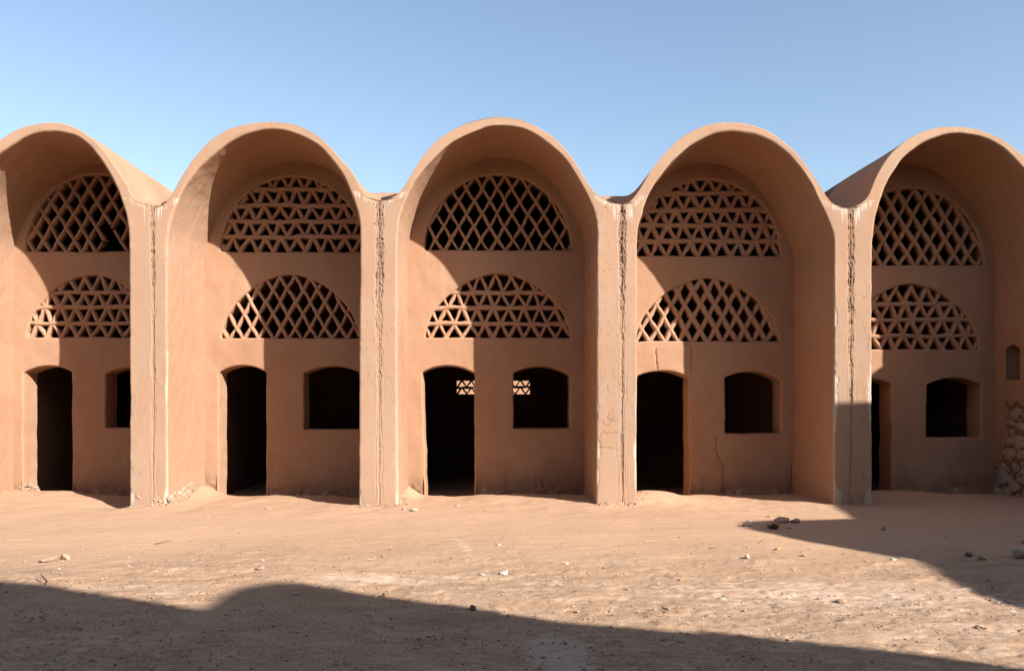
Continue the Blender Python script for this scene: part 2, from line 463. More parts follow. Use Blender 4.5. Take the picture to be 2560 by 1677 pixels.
vault_objs = []
for bi, b in enumerate(BAYS):
    inn, out = b['inner_m'], b['outer_m']
    zvl, zvr = out[0, 1], out[-1, 1]
    mid = len(inn) // 2
    il = np.argmin(np.abs(inn[:mid, 1] - (zvl - 0.12)))
    ir = mid + np.argmin(np.abs(inn[mid:, 1] - (zvr - 0.12)))
    nl = 430 if bi == 2 else 235
    legl = inn[:il + 1]; legr = inn[ir:]; arch = inn[il:ir + 1]
    zl = np.linspace(ZB, legl[-1, 1], nl); zr = np.linspace(legr[0, 1], ZB, nl)
    Lin = np.stack([np.interp(zl, legl[:, 1], legl[:, 0]), zl], -1)
    Rin = np.stack([np.interp(-zr, -legr[:, 1], legr[:, 0]), zr], -1)
    na = 300
    Ain = resample(arch, na)
    # outer line: joint up to the valley, over the arch, down the joint
    sl, sr = bi * 10 + 1, bi * 10 + 11
    def jx(side, z):
        if side < 0:
            return joint_line(b['xjl'], z, sl) + joint_gap(z, zvl, sl)
        return joint_line(b['xjr'], z, sr) - joint_gap(z, zvr, sr)
    zlo = np.linspace(ZB, zvl - 0.02, nl); zro = np.linspace(zvr - 0.02, ZB, nl)
    Lout = np.stack([jx(-1, zlo), zlo], -1)
    Rout = np.stack([jx(1, zro), zro], -1)
    o2 = out.copy()
    k = np.linspace(0, 1, len(o2))
    o2[:, 0] += (Lout[-1, 0] - o2[0, 0]) * np.exp(-k * 18) + (Rout[0, 0] - o2[-1, 0]) * np.exp(-(1 - k) * 18)
    Aout = resample(o2, na)
    I = np.vstack([Lin, Ain[1:-1], Rin]); O = np.vstack([Lout, Aout[1:-1], Rout])
    # soften the jump where the joint meets the valley
    N = len(I)
    ar = np.arange(nl, N - nl)
    I[ar] += ((I - O)[ar] / np.linalg.norm((I - O)[ar], axis=1)[:, None]) * (0.007 * fbm(ar * 0.035, 0 * ar + bi * 3.3, seed=60, oct=3))[:, None]
    O[ar] += np.array([0, 1]) * (0.007 * fbm(ar * 0.03, 0 * ar + bi * 5.3, seed=62, oct=3) * np.sin(np.linspace(0, np.pi, len(ar))))[:, None]
    dirv = I - O
    wid = np.linalg.norm(dirv, axis=1)
    dirn = dirv / wid[:, None]
    ro, ri = 0.010, 0.032
    cols = []          # (s offset from outer edge, from inner edge flag, y)
    ext_y = [YR + 0.3, 16.5, 15.0, 14.2, 13.8, 13.4, 13.0, 12.75, 12.55, 12.42, 12.33, 12.27]
    P = []; kind = []; sd = []
    for y in ext_y:
        P.append(np.concatenate([O, np.full((N, 1), y)], 1)); kind.append(0); sd.append(np.zeros(N))
    for a in np.linspace(0, math.pi / 2, 4):
        P.append(np.concatenate([O + dirn * (ro * (1 - math.cos(a))), np.full((N, 1), YF + ro * (1 - math.sin(a)))], 1)); kind.append(1); sd.append(np.full(N, ro * (1 - math.cos(a))))
    nf = 36
    for t in np.linspace(0, 1, nf + 2)[1:-1] ** 1.35:
        off = ro + (wid - ro - ri) * t
        P.append(np.concatenate([O + dirn * off[:, None], np.full((N, 1), YF)], 1)); kind.append(1); sd.append(off)
    for a in np.linspace(math.pi / 2, 0, 5):
        P.append(np.concatenate([I - dirn * (ri * (1 - math.cos(a))), np.full((N, 1), YF + ri * (1 - math.sin(a)))], 1)); kind.append(1); sd.append(wid - ri * (1 - math.cos(a)))
    for y in list(np.linspace(YF + 0.07, YW + 0.03, 44)) + [14.2, 15.5, 17.5, YR + 0.1]:
        P.append(np.concatenate([I, np.full((N, 1), y)], 1)); kind.append(2); sd.append(wid)
    P = np.stack(P, 1)[:, :, [0, 2, 1]]          # rows x cols x (x, y, z)
    kind = np.array(kind)[None, :] * np.ones((N, 1)); sd = np.stack(sd, 1)
    X, Y, Z = P[..., 0].copy(), P[..., 1].copy(), P[..., 2].copy()
    # valleys between the vaults rise towards the back
    zv = np.where(np.arange(N) < N // 2, zvl, zvr)[:, None]
    w = np.clip(1 - (Z - zv) / 0.55, 0, 1) ** 1.5
    P[..., 2] += np.where((kind == 0) & (Z > zv - 0.03), 0.50 * w * sstep(YF + 0.05, YF + 1.6, Y), 0)
    # plaster relief
    nrm = grid_normals(P)
    d = 0.012 * fbm(X * 0.8 + Y * 0.5, Z * 0.6 + Y * 0.6, seed=70, oct=2) + 0.0007 * fbm(X * 6, Z * 4.5, Y * 5, seed=80, oct=3)
    edge_in = wid[:, None] - sd
    d += 0.004 * fbm(Z * 6 + X, Y * 9, seed=90 + bi, oct=3) * np.exp(-(edge_in / 0.05) ** 2) * (kind > 0.5)
    # joint cracks on the front
    zr_ = Z
    isleg = ((Z < zv + 0.02) & (kind == 1))
    side_seed = np.where(np.arange(N) < N // 2, sl, sr)[:, None].astype(float)
    dj = sd
    topw = sstep(zv - 3.6, zv - 0.6, Z)
    jw = {1: 0.55, 11: 0.55, 21: 1.15, 31: 1.0, 41: 0.9}
    pj = np.where(np.arange(N) < N // 2, jw.get(sl, 0.8) if bi else 0.6, jw.get(sr, 0.8))[:, None]
    hwid = pj * (0.018 + 0.030 * topw) * (1 + 0.25 * fbm(Z * 6, side_seed * 1.9, seed=91, oct=2) + 0.30 * vnoise(Z * 30, side_seed * 2.3, seed=92))
    band = sstep(1.25, 0.75, dj / hwid) * isleg
    crumb = fbm(dj * 55 + side_seed, Z * 42, seed=97, oct=2)
    stri = fbm(dj * 75 + side_seed, Z * 2.4, seed=95, oct=3)
    near_j = np.exp(-(dj / 0.07) ** 2) * isleg
    groove = band * (0.4 + 0.6 * topw) * (0.006 + 0.016 * np.clip(crumb + 0.2, 0, 1.2)) + near_j * (1 - 0.6 * topw) * 0.010 * np.clip(stri - 0.15, 0, 1)
    P[..., 1] += groove
    crack = np.clip(groove / 0.034, 0, 1) ** 1.2 * (0.22 + 0.78 * topw)
    # fine scratches and shallow cracks on the pier faces
    fi = fbm(X * 9, Z * 5, seed=101, oct=4)
    hair = np.exp(-(fi / 0.028) ** 2) * isleg * sstep(0.15, 0.5, fbm(X * 1.3, Z * 0.8, seed=103, oct=2) + 0.25 + (0.5 if bi in (3, 4) else 0.0) * (np.arange(N) < N // 2)[:, None] + (0.5 if bi in (2, 3) else 0.0) * (np.arange(N) >= N // 2)[:, None])
    P[..., 1] += 0.005 * hair
    crack = np.maximum(crack, 0.28 * hair)
    if bi == 2:      # faint marks scratched into the plaster
        for line in ([(105, 600), (108, 632), (130, 655), (165, 652)], [(172, 520), (152, 570), (165, 605), (195, 612), (250, 604)], [(190, 600), (215, 575)], [(78, 775), (92, 735), (120, 712), (128, 738), (250, 724)], [(55, 880), (120, 876), (215, 886)], [(150, 250), (158, 310)]):
            lp = resample(np.array([front(1480 + a / 4.0, 900 + c / 4.0) for a, c in line]), 60)
            sel = np.nonzero((kind == 1) & (X > lp[:, 0].min() - 0.03) & (X < lp[:, 0].max() + 0.03) & (Z > lp[:, 1].min() - 0.03) & (Z < lp[:, 1].max() + 0.03))
            dd = np.min(np.hypot(X[sel][:, None] - lp[None, :, 0], Z[sel][:, None] - lp[None, :, 1]), 1)
            mk = sstep(0.010, 0.004, dd)
            P[sel[0], sel[1], 1] += 0.006 * mk
            crack[sel] = np.maximum(crack[sel], 0.30 * mk)
    # flaked edges
    left = (np.arange(N) < N // 2)[:, None]
    fs = np.where(left, FLAKE_L[bi], FLAKE_R[bi])
    zhi = np.where(left, (1.0, 1.9, 1.2, 2.4, 2.3)[bi], (1.6, 1.7, 3.1, 3.0, 1.0)[bi])
    wz = 0.004 + 0.070 * fs * np.clip(0.15 + 0.9 * fbm(Z * 1.7, side_seed * 0.7, seed=111, oct=4), 0, 1) * sstep(zhi + 0.3, zhi - 0.3, Z)
    wz = wz + 0.07 * sstep(0.35, 0.02, Z) * fs * np.clip(0.4 + vnoise(Z * 6, side_seed, seed=115), 0, 1)
    flake = np.clip(1.30 - 0.75 * edge_in / wz, 0, 1) * (kind == 1) * (Z < zhi + 0.4)
    flake = np.where((kind == 2) & (Y < YF + 0.06) & (Z < zhi), 0.55 * sstep(0.02, 0.06, wz), flake)
    fl_r = sstep(0.45, 0.62, flake + 0.35 * fbm(X * 16, Z * 16, Y * 16, seed=117, oct=2))
    d = d - 0.007 * fl_r
    if bi == 4:
        bare_m = (kind == 2) & (~left) & (Y < np.where(Z > 0.78, 13.50, np.where(Z > 0.5, 13.66, 13.84)) + 0.05 * np.sin(Z * 17)) & (Z < 1.50 + 0.05 * np.sin(Y * 21)) & (Y > 12.6)
        P[..., 0] += np.where(bare_m, 0.022, 0)
        crack = np.maximum(crack, bare_m * 1.0)
    sgn = -1.0 if nrm[N // 2, 22, 1] > 0 else 1.0
    P = P + nrm * (d * sgn)[..., None]
    # bird lime below the crown and below each valley
    tt = np.arange(N)
    crown = np.exp(-((X - Ain[na // 2, 0]) / 0.55) ** 2) * (kind == 1) * (Z > zv + 0.7)
    val = sstep(zv - 0.65, zv - 0.02, Z) * (kind == 1) * np.exp(-((sd - 0.10) / 0.12) ** 2) * (Z < zv + 0.12)
    drop = 0.60 * crown + 1.0 * val
    stain = np.where(kind == 1, 0.55 + 0.3 * sstep(zv - 1.0, zv - 3.0, Z), 0.0)
    stain += np.where((kind == 2) & (Y < YW) & (Z > 2.6), 0.35 * sstep(2.6, 3.6, Z) * (Z < zv + 0.6), 0)
    me = np_mesh('vault', P, None if False else grid_quads(N, P.shape[1]), attrs=dict(stain=stain, flake=flake, drop=drop, crack=crack))
    if bi == 4:   # niche opening in the right-hand reveal
        bm = bmesh.new(); bm.from_mesh(me)
        kill = []
        for f in bm.faces:
            c = f.calc_center_median()
            if c.x > 8.2 and c.x < 8.7 and NICHE['y0'] < c.y < NICHE['y1']:
                yc = (NICHE['y0'] + NICHE['y1']) / 2; hw = (NICHE['y1'] - NICHE['y0']) / 2
                top = NICHE['z1'] - 0.07 * ((c.y - yc) / hw) ** 2
                if NICHE['z0'] < c.z < top: kill.append(f)
        bmesh.ops.delete(bm, geom=kill, context='FACES')
        bm.to_mesh(me); bm.free()
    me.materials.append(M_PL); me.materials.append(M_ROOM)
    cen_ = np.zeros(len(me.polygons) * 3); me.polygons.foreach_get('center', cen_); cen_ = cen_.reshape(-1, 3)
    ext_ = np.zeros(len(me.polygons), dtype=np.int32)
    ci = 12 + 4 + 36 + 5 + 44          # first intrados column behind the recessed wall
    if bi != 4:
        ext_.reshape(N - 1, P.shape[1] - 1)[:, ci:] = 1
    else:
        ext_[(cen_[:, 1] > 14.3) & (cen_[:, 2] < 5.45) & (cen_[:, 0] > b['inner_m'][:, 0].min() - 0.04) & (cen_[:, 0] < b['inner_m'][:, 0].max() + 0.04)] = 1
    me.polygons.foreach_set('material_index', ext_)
    o = part('vault', me, M_PL)
    vault_objs.append(o)

# crumbling infill in each joint
for ji in range(-1, 5):
    if ji < 0: xj, zv, sd_ = BAYS[0]['xjl'], BAYS[0]['outer_m'][0, 1], 1
    else: xj, zv, sd_ = BAYS[ji]['xjr'], BAYS[ji]['outer_m'][-1, 1], ji * 10 + 11
    zz = np.arange(ZB, zv + 0.005, 0.016); uu = np.linspace(-0.10, 0.10, 27)
    U, Zg = np.meshgrid(uu, zz)
    x = joint_line(xj, Zg, sd_) + U
    topw = sstep(zv - 1.9, zv - 0.3, Zg)
    y = YF + 0.007 + 0.016 * topw + 0.007 * (0.4 + 1.6 * topw) * fbm(U * 40, Zg * 11, seed=130 + ji, oct=3) + 0.02 * topw * fbm(U * 14, Zg * 22, seed=140 + ji, oct=2)
    y = y + 0.006 - 0.012 * fbm(x * 0.8 + YF * 0.5, Zg * 0.6 + YF * 0.6, seed=70, oct=2)
    V = np.stack([x, y, Zg], -1)
    n0 = V.shape[0] * V.shape[1]
    q = grid_quads(*U.shape)
    # top strip running back along the valley
    yb = np.linspace(0, 1, 14)[:, None]
    ys_ = y[-1][None, :] * (1 - yb) + (YR) * yb
    zs_ = zv - 0.012 + 0.50 * sstep(YF + 0.05, YF + 1.6, ys_)
    T = np.stack([np.broadcast_to((xj + (x[-1] - xj) * 0.35)[None, :], ys_.shape), ys_, zs_], -1)
    q2 = grid_quads(14, 27, n0)
    V = np.vstack([V.reshape(-1, 3), T.reshape(-1, 3)]); nv = len(V)
    me = np_mesh('joint_infill', V, np.vstack([q, q2]), attrs=dict(stain=np.full(nv, 0.4), flake=np.zeros(nv), drop=np.zeros(nv), crack=np.concatenate([(0.05 + 0.35 * topw).ravel(), np.zeros(nv - n0)])))
    part('joint_infill', me, M_PL)

# ------------------------------------------------------------------ recessed walls with their openings
def lunette(cx, hw, zb, zt, p, n=72, seed=0):
    a = np.linspace(0, math.pi, n)
    x = np.sign(np.cos(a)) * np.abs(np.cos(a)) ** (2 / p) * hw
    z = np.abs(np.sin(a)) ** (2 / p) * (zt - zb)
    P = np.stack([cx + x, zb + z], -1)
    nb = 40
    xb = np.linspace(cx - hw, cx + hw, nb)[1:-1]
    P = np.vstack([P, np.stack([xb, zb + 0 * xb], -1)])
    P = resample(np.vstack([P, P[:1]]), 150)[:-1]
    P += 0.008 * np.stack([fbm(P[:, 0] * 4, P[:, 1] * 4, seed=200 + seed, oct=2), fbm(P[:, 0] * 4, P[:, 1] * 4, seed=220 + seed, oct=2)], -1)
    return P

def arched(x0, x1, zb, zs0, zs1, zc, seed=0, xb0=None):
    xb0 = x0 if xb0 is None else xb0
    t = np.linspace(0, 1, 24)
    xs = x0 + (x1 - x0) * t
    zs = zs0 + (zs1 - zs0) * t + (zc - (zs0 + zs1) / 2) * (1 - (2 * t - 1) ** 2)
    P = np.vstack([[x1, zb], np.stack([xs, zs], -1)[::-1], [xb0, zb]])
    P = resample(np.vstack([P, P[:1]]), 180)[:-1]
    P += 0.007 * np.stack([fbm(P[:, 0] * 3, P[:, 1] * 3, seed=240 + seed, oct=3), 0.6 * fbm(P[:, 0] * 3, P[:, 1] * 3, seed=260 + seed, oct=3)], -1)
    return P

def offset_poly(P, d):
    a = np.roll(P, -1, 0) - np.roll(P, 1, 0)
    n = np.stack([a[:, 1], -a[:, 0]], -1)
    n /= np.maximum(np.linalg.norm(n, axis=1, keepdims=True), 1e-9)
    area = 0.5 * np.sum(P[:, 0] * np.roll(P[:, 1], -1) - np.roll(P[:, 0], -1) * P[:, 1])
    return P + n * d * (1 if area > 0 else -1)

def inside(poly, x, y):
    x = np.asarray(x); y = np.asarray(y)
    r = np.zeros(x.shape, bool)
    px, py = poly[:, 0], poly[:, 1]; qx, qy = np.roll(px, -1), np.roll(py, -1)
    for i in range(len(px)):
        c = ((py[i] > y) != (qy[i] > y))
        if qy[i] == py[i]: continue
        xi = (qx[i] - px[i]) * (y - py[i]) / (qy[i] - py[i]) + px[i]
        r ^= c & (x < xi)
    return r

def B(px, py): return back(px, py)
def lun(cx, l, r, yb, yt, p, seed):
    (xl, zb) = B(l, yb); (xr, zt) = B(r, yt)
    return dict(c=(xl + xr) / 2, hw=(xr - xl) / 2, zb=zb, zt=zt, p=p, poly=lunette((xl + xr) / 2, (xr - xl) / 2, zb, zt, p, seed=seed))
def arc(l, r, yb, ys0, ys1, yc, seed, lb=None):
    x0, zb = B(l, yb); x1, zs0 = B(r, ys0); _, zs1 = B(r, ys1); _, zc = B(r, yc)
    return arched(x0, x1, zb, zs0, zs1, zc, seed, None if lb is None else B(lb, yb)[0])

OPEN = [
    dict(up=('diamond', lun(244, 63, 425, 628, 436, 2.0, 1)), lo=('triangle', lun(227, 65, 392, 843, 687, 1.75, 2)),
         door=arc(58, 179, 1290, 932, 930, 915, 3), win=arc(264, 405, 1069, 934, 934, 917, 4)),
    dict(up=('triangle', lun(732, 552, 908, 629, 441, 2.0, 5)), lo=('diamond', lun(722, 553, 897, 845, 686, 1.75, 6)),
         door=arc(547, 665, 1290, 931, 930, 914, 7), win=arc(759, 903, 1073, 933, 933, 915, 8)),
    dict(up=('diamond', lun(1245, 1061, 1427, 625, 436, 2.0, 9)), lo=('triangle', lun(1245, 1063, 1426, 844, 684, 1.75, 10)),
         door=arc(1056, 1186, 1290, 930, 934, 914, 11, lb=1066), win=arc(1284, 1426, 1071, 932, 938, 916, 12)),
    dict(up=('triangle', lun(1770, 1584, 1951, 639, 449, 2.0, 13)), lo=('diamond', lun(1768, 1591, 1947, 853, 695, 1.75, 14)),
         door=arc(1592, 1723, 1290, 940, 943, 927, 15), win=arc(1813, 1953, 1084, 945, 951, 928, 16)),
    dict(up=('diamond', lun(2280, 2101, 2459, 663, 471, 2.0, 17)), lo=('triangle', lun(2280, 2112, 2448, 873, 710, 1.75, 18)),
         door=arc(2105, 2229, 1290, 961, 961, 945, 19), win=arc(2318, 2454, 1094, 962, 962, 945, 20)),
]
CRACKS = {
    3: [[(1717, 858), (1730, 875), (1728, 895), (1727, 925)], [(1792, 1092), (1789, 1118), (1797, 1145), (1806, 1160), (1808, 1190), (1808, 1215), (1816, 1240)],
        [(1982, 1158), (1981, 1190), (1977, 1225), (1966, 1242)], [(1640, 872), (1642, 900), (1643, 926)]],
    2: [[(1352, 1195), (1356, 1215), (1362, 1232), (1370, 1248)]],
}
WALL_T = 0.42
def wall_relief(x, z, bi):
    return 0.016 * fbm(x * 0.8, z * 0.8, seed=300 + bi, oct=3) + 0.004 * fbm(x * 6, z * 4.5, seed=310, oct=3)

def rim(name, poly, bi, mat, depth=WALL_T, r=0.028):
    """lining of an opening: rounded arris and reveal back through the wall"""
    rows = []
    n = len(poly)
    for a in np.linspace(0, math.pi / 2, 5):
        q = offset_poly(poly, r * (1 - math.sin(a)))
        rows.append(np.stack([q[:, 0], np.full(n, YW + r * (1 - math.cos(a))), q[:, 1]], -1))
    for t in (0.25, 0.5, 0.75, 1.0):
        rows.append(np.stack([poly[:, 0], np.full(n, YW + r + (depth - r) * t), poly[:, 1]], -1))
    R = np.stack(rows)
    R[..., 1] += wall_relief(R[..., 0], R[..., 2], bi)
    jit = 0.006 * fbm(R[..., 0] * 7 + R[..., 1] * 5, R[..., 2] * 7, seed=320, oct=2)
    R[5:, :, 0] += jit[5:]; R[5:, :, 2] += 0.5 * jit[5:]
    me = np_mesh(name, R, grid_quads(R.shape[0], n, wrap=True), attrs=dict(stain=np.zeros(R.shape[0] * n)))
    return part(name, me, mat)

def bar_mesh(name, p0, p1, w, dep, y0, seed, flare=0.25):
    p0 = np.array(p0, float); p1 = np.array(p1, float)
    L = np.linalg.norm(p1 - p0)
    ns = max(3, int(L / 0.045) + 1)
    t = np.linspace(0, 1, ns)
    u = (p1 - p0) / L; v = np.array([-u[1], u[0]])
    # rounded section: lateral, depth
    S = np.array([(-0.5, 0.30), (-0.42, 0.10), (-0.2, 0.0), (0.2, 0.0), (0.42, 0.10), (0.5, 0.30), (0.46, 1.0), (-0.46, 1.0)])
    ww = w * (1 + flare * (np.abs(2 * t - 1) ** 4)) * (1 + 0.24 * vnoise(t * L * 11, seed + 0 * t, seed=401))
    bend = 0.014 * fbm(t * L * 3.5, seed * 1.7 + 0 * t, seed=403, oct=2)
    c = p0[None] + (p1 - p0)[None] * t[:, None] + v[None] * bend[:, None]
    V = np.zeros((ns, 8, 3))
    for k, (a, dd) in enumerate(S):
        q = c + v[None] * (a * ww)[:, None]
        V[:, k, 0] = q[:, 0]; V[:, k, 2] = q[:, 1]
        V[:, k, 1] = y0 + dd * dep
    V += 0.0065 * np.stack([fbm(V[..., 0] * 30, V[..., 2] * 30, V[..., 1] * 30, seed=410 + k, oct=2) for k in range(3)], -1)
    caps = [(0, 1, 2, 3), (0, 3, 4, 7), (4, 5, 6, 7)]
    e = (ns - 1) * 8
    q = np.vstack([grid_quads(ns, 8, wrap=True), caps, [tuple(e + i for i in c_[::-1]) for c_ in caps]])
    return np_mesh(name, V, q)

def clip_seg(poly, p0, p1, grow=0.03, holes=()):
    t = np.linspace(0, 1, 200)
    P = np.array(p0)[None] + (np.array(p1) - np.array(p0))[None] * t[:, None]
    ok = inside(poly, P[:, 0], P[:, 1])
    for hp in holes:
        ok &= ~inside(hp, P[:, 0], P[:, 1])
    L = math.dist(p0, p1)
    segs = []
    i = 0
    while i < 200:
        if ok[i]:
            j = i
            while j + 1 < 200 and ok[j + 1]: j += 1
            if (t[j] - t[i]) * L > 0.05:
                g = grow / L
                a, c = max(t[i] - g, -0.2), min(t[j] + g, 1.2)
                segs.append((np.array(p0) + (np.array(p1) - np.array(p0)) * a, np.array(p0) + (np.array(p1) - np.array(p0)) * c))
            i = j + 1
        else: i += 1
    return segs

def screen(kind, L, bi, upper):
    poly = L['poly']
    rimo = rim('lattice_screen', poly, bi, M_PL)
    seed = bi * 31 + (7 if upper else 0)
    rr = random.Random(seed)
    yb = YW + 0.035
    cx, hw, zb, zt = L['c'], L['hw'], L['zb'], L['zt']
    dep = 0.155
    holes = ()
    if bi == 0 and upper:
        holes = (np.array([B(271, 556), B(238, 645), B(320, 645)]),)
    if kind == 'diamond':
        pitch, rowh = (0.26, 0.215) if upper else (0.249, 0.214)
        w = {0: 0.056, 1: 0.056, 2: 0.050, 3: 0.078, 4: 0.064}[bi]
        z0 = zb + 0.19
        n = int(2 * hw / pitch) + 8
        slope = (pitch / 2) / rowh
        x_first = {0: B(103, 0)[0], 1: B(587, 0)[0], 2: B(1088, 0)[0], 3: B(1642, 0)[0], 4: B(2194, 0)[0]}[bi]
        for fam in (-1, 1):
            for k in range(-14, 26):
                x0 = x_first + k * pitch + rr.uniform(-0.010, 0.010)
                za, zc = zb - 0.1, zt + 0.1
                sl = slope * (1 + rr.uniform(-0.03, 0.03))
                pa = (x0 + fam * sl * (za - z0), za); pb = (x0 + fam * sl * (zc - z0), zc)
                for sgm in clip_seg(poly, pa, pb, holes=holes):
                    me = bar_mesh('diagonal_bar', sgm[0], sgm[1], w * rr.uniform(0.9, 1.12), dep, yb + (0.004 if fam > 0 else 0), seed + k + 40 * fam, 0.1)
                    part('diagonal_bar', me, M_BAR, rimo)
    else:
        pitch = 0.262 if not upper else 0.268
        rows = [0.250, 0.275, 0.262, 0.268, 0.27] if upper else [0.238, 0.272, 0.258, 0.28]
        w = {0: 0.064, 1: 0.070, 2: 0.064, 3: 0.076, 4: 0.068}[bi]
        z = zb
        off = {0: 0.02, 1: 0.06, 2: 0.11, 3: 0.03, 4: 0.09}[bi]
        for ri, rh in enumerate(rows):
            z1 = z + rh
            xs0 = cx - hw - pitch + off + (0.5 * pitch if ri % 2 else 0) * rr.choice((0, 1, 1)) + rr.uniform(-0.03, 0.03)
            nk = int((2 * hw + 3 * pitch) / (pitch / 2))
            nodes = []
            for k in range(nk):
                nodes.append((xs0 + k * pitch / 2 + rr.uniform(-0.012, 0.012), z if k % 2 == 0 else z1))
            for a, c in zip(nodes, nodes[1:]):
                for sgm in clip_seg(poly, a, c, 0.022):
                    me = bar_mesh('slanted_bar', sgm[0], sgm[1], w * rr.uniform(0.86, 1.12), dep, yb + rr.uniform(-0.004, 0.006), seed + ri * 50 + int(a[0] * 37), 0.22)
                    part('slanted_bar', me, M_BAR, rimo)
            if z1 < zt - 0.05:
                for sgm in clip_seg(poly, (cx - hw - 0.2, z1 + rr.uniform(-.012, .012)), (cx + hw + 0.2, z1 + rr.uniform(-.012, .012))):
                    me = bar_mesh('horizontal_bar', sgm[0], sgm[1], w * 1.15, dep + 0.012, yb - 0.008, seed + ri, 0.05)
                    part('horizontal_bar', me, M_BAR, rimo)
            z = z1
            if z > zt: break
    return rimo

wall_objs = []
for bi, (b, op) in enumerate(zip(BAYS, OPEN)):
    inn = b['inner_m']
    ol = resample(inn, 260)
    ol = np.vstack([ol])
    ol = offset_poly(np.vstack([ol]), 0.055)
    ol[0, 1] = ol[-1, 1] = ZB
    polys = [op['up'][1]['poly'], op['lo'][1]['poly'], op['door'], op['win']]
    r = 0.028
    holes = [offset_poly(p, r) for p in polys]
    pts, edges = [], []
    def add_loop(P):
        s0 = len(pts); n = len(P)
        pts.extend([tuple(q) for q in P]); edges.extend([(s0 + i, s0 + (i + 1) % n) for i in range(n)])
    add_loop(ol)
    for h in holes: add_loop(h)
    cr_pts = []
    for cl in CRACKS.get(bi, []):
        cp = resample(catmull([B(*q) for q in cl]), 90)
        cp[:, 0] += 0.012 * fbm(cp[:, 1] * 14, cp[:, 0] * 3, seed=330, oct=2)
        cp[:, 0] += 0.004 * vnoise(cp[:, 1] * 60, cp[:, 0] * 3, seed=333)
        for dx in (-0.006, 0, 0.006):
            s0 = len(pts)
            q = cp.copy(); q[:, 0] += dx
            if dx: q[:, 0] += 0.003 * vnoise(q[:, 1] * 40, 3 + 0 * q[:, 1], seed=335)
            pts.extend([tuple(v) for v in q]); edges.extend([(s0 + i, s0 + i + 1) for i in range(89)])
        cr_pts.append(cp)
    gs = 0.033
    gx, gz = np.meshgrid(np.arange(ol[:, 0].min(), ol[:, 0].max(), gs), np.arange(ZB + 0.01, ol[:, 1].max(), gs))
    gx = gx + (np.arange(gx.shape[0])[:, None] % 2) * gs / 2
    gx = gx.ravel(); gz = gz.ravel()
    ok = inside(offset_poly(ol, -0.02), gx, gz)
    for h in holes: ok &= ~inside(offset_poly(h, 0.016), gx, gz)
    for cp in cr_pts:
        dmin = np.min(np.hypot(gx[:, None] - cp[None, :, 0], gz[:, None] - cp[None, :, 1]), 1)
        ok &= dmin > 0.014
    pts.extend(zip(gx[ok], gz[ok]))
    vo, eo, fo, *_ = delaunay_2d_cdt([Vector(p) for p in pts], edges, [], 0, 1e-5)
    vo = np.array([(v.x, v.y) for v in vo]); T = np.array([f for f in fo if len(f) == 3])
    cen = vo[T].mean(1)
    keep = inside(ol, cen[:, 0], cen[:, 1])
    for h in holes: keep &= ~inside(h, cen[:, 0], cen[:, 1])
    T = T[keep]
    y = YW + wall_relief(vo[:, 0], vo[:, 1], bi)
    crack = np.zeros(len(vo))
    for cp in cr_pts:
        dmin = np.min(np.hypot(vo[:, None, 0] - cp[None, :, 0], vo[:, None, 1] - cp[None, :, 1]), 1)
        inn_ = dmin < 0.0022
        y = y + np.where(inn_, 0.022, 0); crack = np.maximum(crack, inn_ * 1.0)
    # eroded foot of the wall
    er = sstep(0.28, 0.0, vo[:, 1] - 0.10 * vnoise(vo[:, 0] * 3, 0 * vo[:, 0] + bi, seed=340))
    y = y + er * (0.02 + 0.03 * np.abs(fbm(vo[:, 0] * 9, vo[:, 1] * 9, seed=341, oct=3)))
    flake = er * 0.55 * np.clip(0.5 + fbm(vo[:, 0] * 5, vo[:, 1] * 5, seed=342, oct=2), 0, 1)
    # bird lime runs below the openings
    dr = np.zeros(len(vo))
    for px, py, rx, rz, st_ in {0: [(262, 655, 22, 45, .9), (280, 900, 40, 40, .75), (70, 650, 8, 40, .6)], 1: [(660, 860, 12, 25, .7), (700, 880, 6, 120, .55)],
                                2: [(1066, 650, 8, 130, .75), (1240, 645, 30, 20, .5), (1053, 880, 6, 40, .6)], 3: [(1850, 700, 8, 60, .75), (1812, 925, 6, 40, .7), (1635, 890, 6, 30, .5)], 4: []}[bi]:
        cx_, cz_ = B(px, py)
        dr = np.maximum(dr, st_ * np.exp(-((vo[:, 0] - cx_) / (rx / 150)) ** 2 - ((vo[:, 1] - cz_) / (rz / 150)) ** 2))
    damp = 0.9 * sstep(1.0, 0.05, vo[:, 1] - 0.25 * fbm(vo[:, 0] * 1.7, vo[:, 1] * 0.6, seed=347 + bi, oct=3)) * (0.45, 0.55, 1.0, 0.5, 0.6)[bi]
    stain = 0.35 * sstep(1.2, 0.2, vo[:, 1]) * np.clip(0.5 + fbm(vo[:, 0] * 1.5, vo[:, 1] * 1.0, seed=345, oct=3), 0, 1)
    V = np.stack([vo[:, 0], y, vo[:, 1]], -1)
    # orient triangles towards the court
    a = V[T]; nn = np.cross(a[:, 1] - a[:, 0], a[:, 2] - a[:, 0])
    T[nn[:, 1] > 0] = T[nn[:, 1] > 0][:, ::-1]
    # rear face
    pts2, edges2 = [], []
    for P_ in [ol] + polys:
        s0 = len(pts2); pts2.extend([tuple(q) for q in P_]); edges2.extend([(s0 + i, s0 + (i + 1) % len(P_)) for i in range(len(P_))])
    vb, _, fb, *_ = delaunay_2d_cdt([Vector(p) for p in pts2], edges2, [], 0, 1e-5)
    vb = np.array([(v.x, v.y) for v in vb]); Tb = np.array([f for f in fb if len(f) == 3]); cb = vb[Tb].mean(1)
    kb = inside(ol, cb[:, 0], cb[:, 1])
    for h in polys: kb &= ~inside(h, cb[:, 0], cb[:, 1])
    Tb = Tb[kb]
    Vb = np.stack([vb[:, 0], np.full(len(vb), YW + WALL_T), vb[:, 1]], -1)
    z0_ = np.zeros(len(Vb))
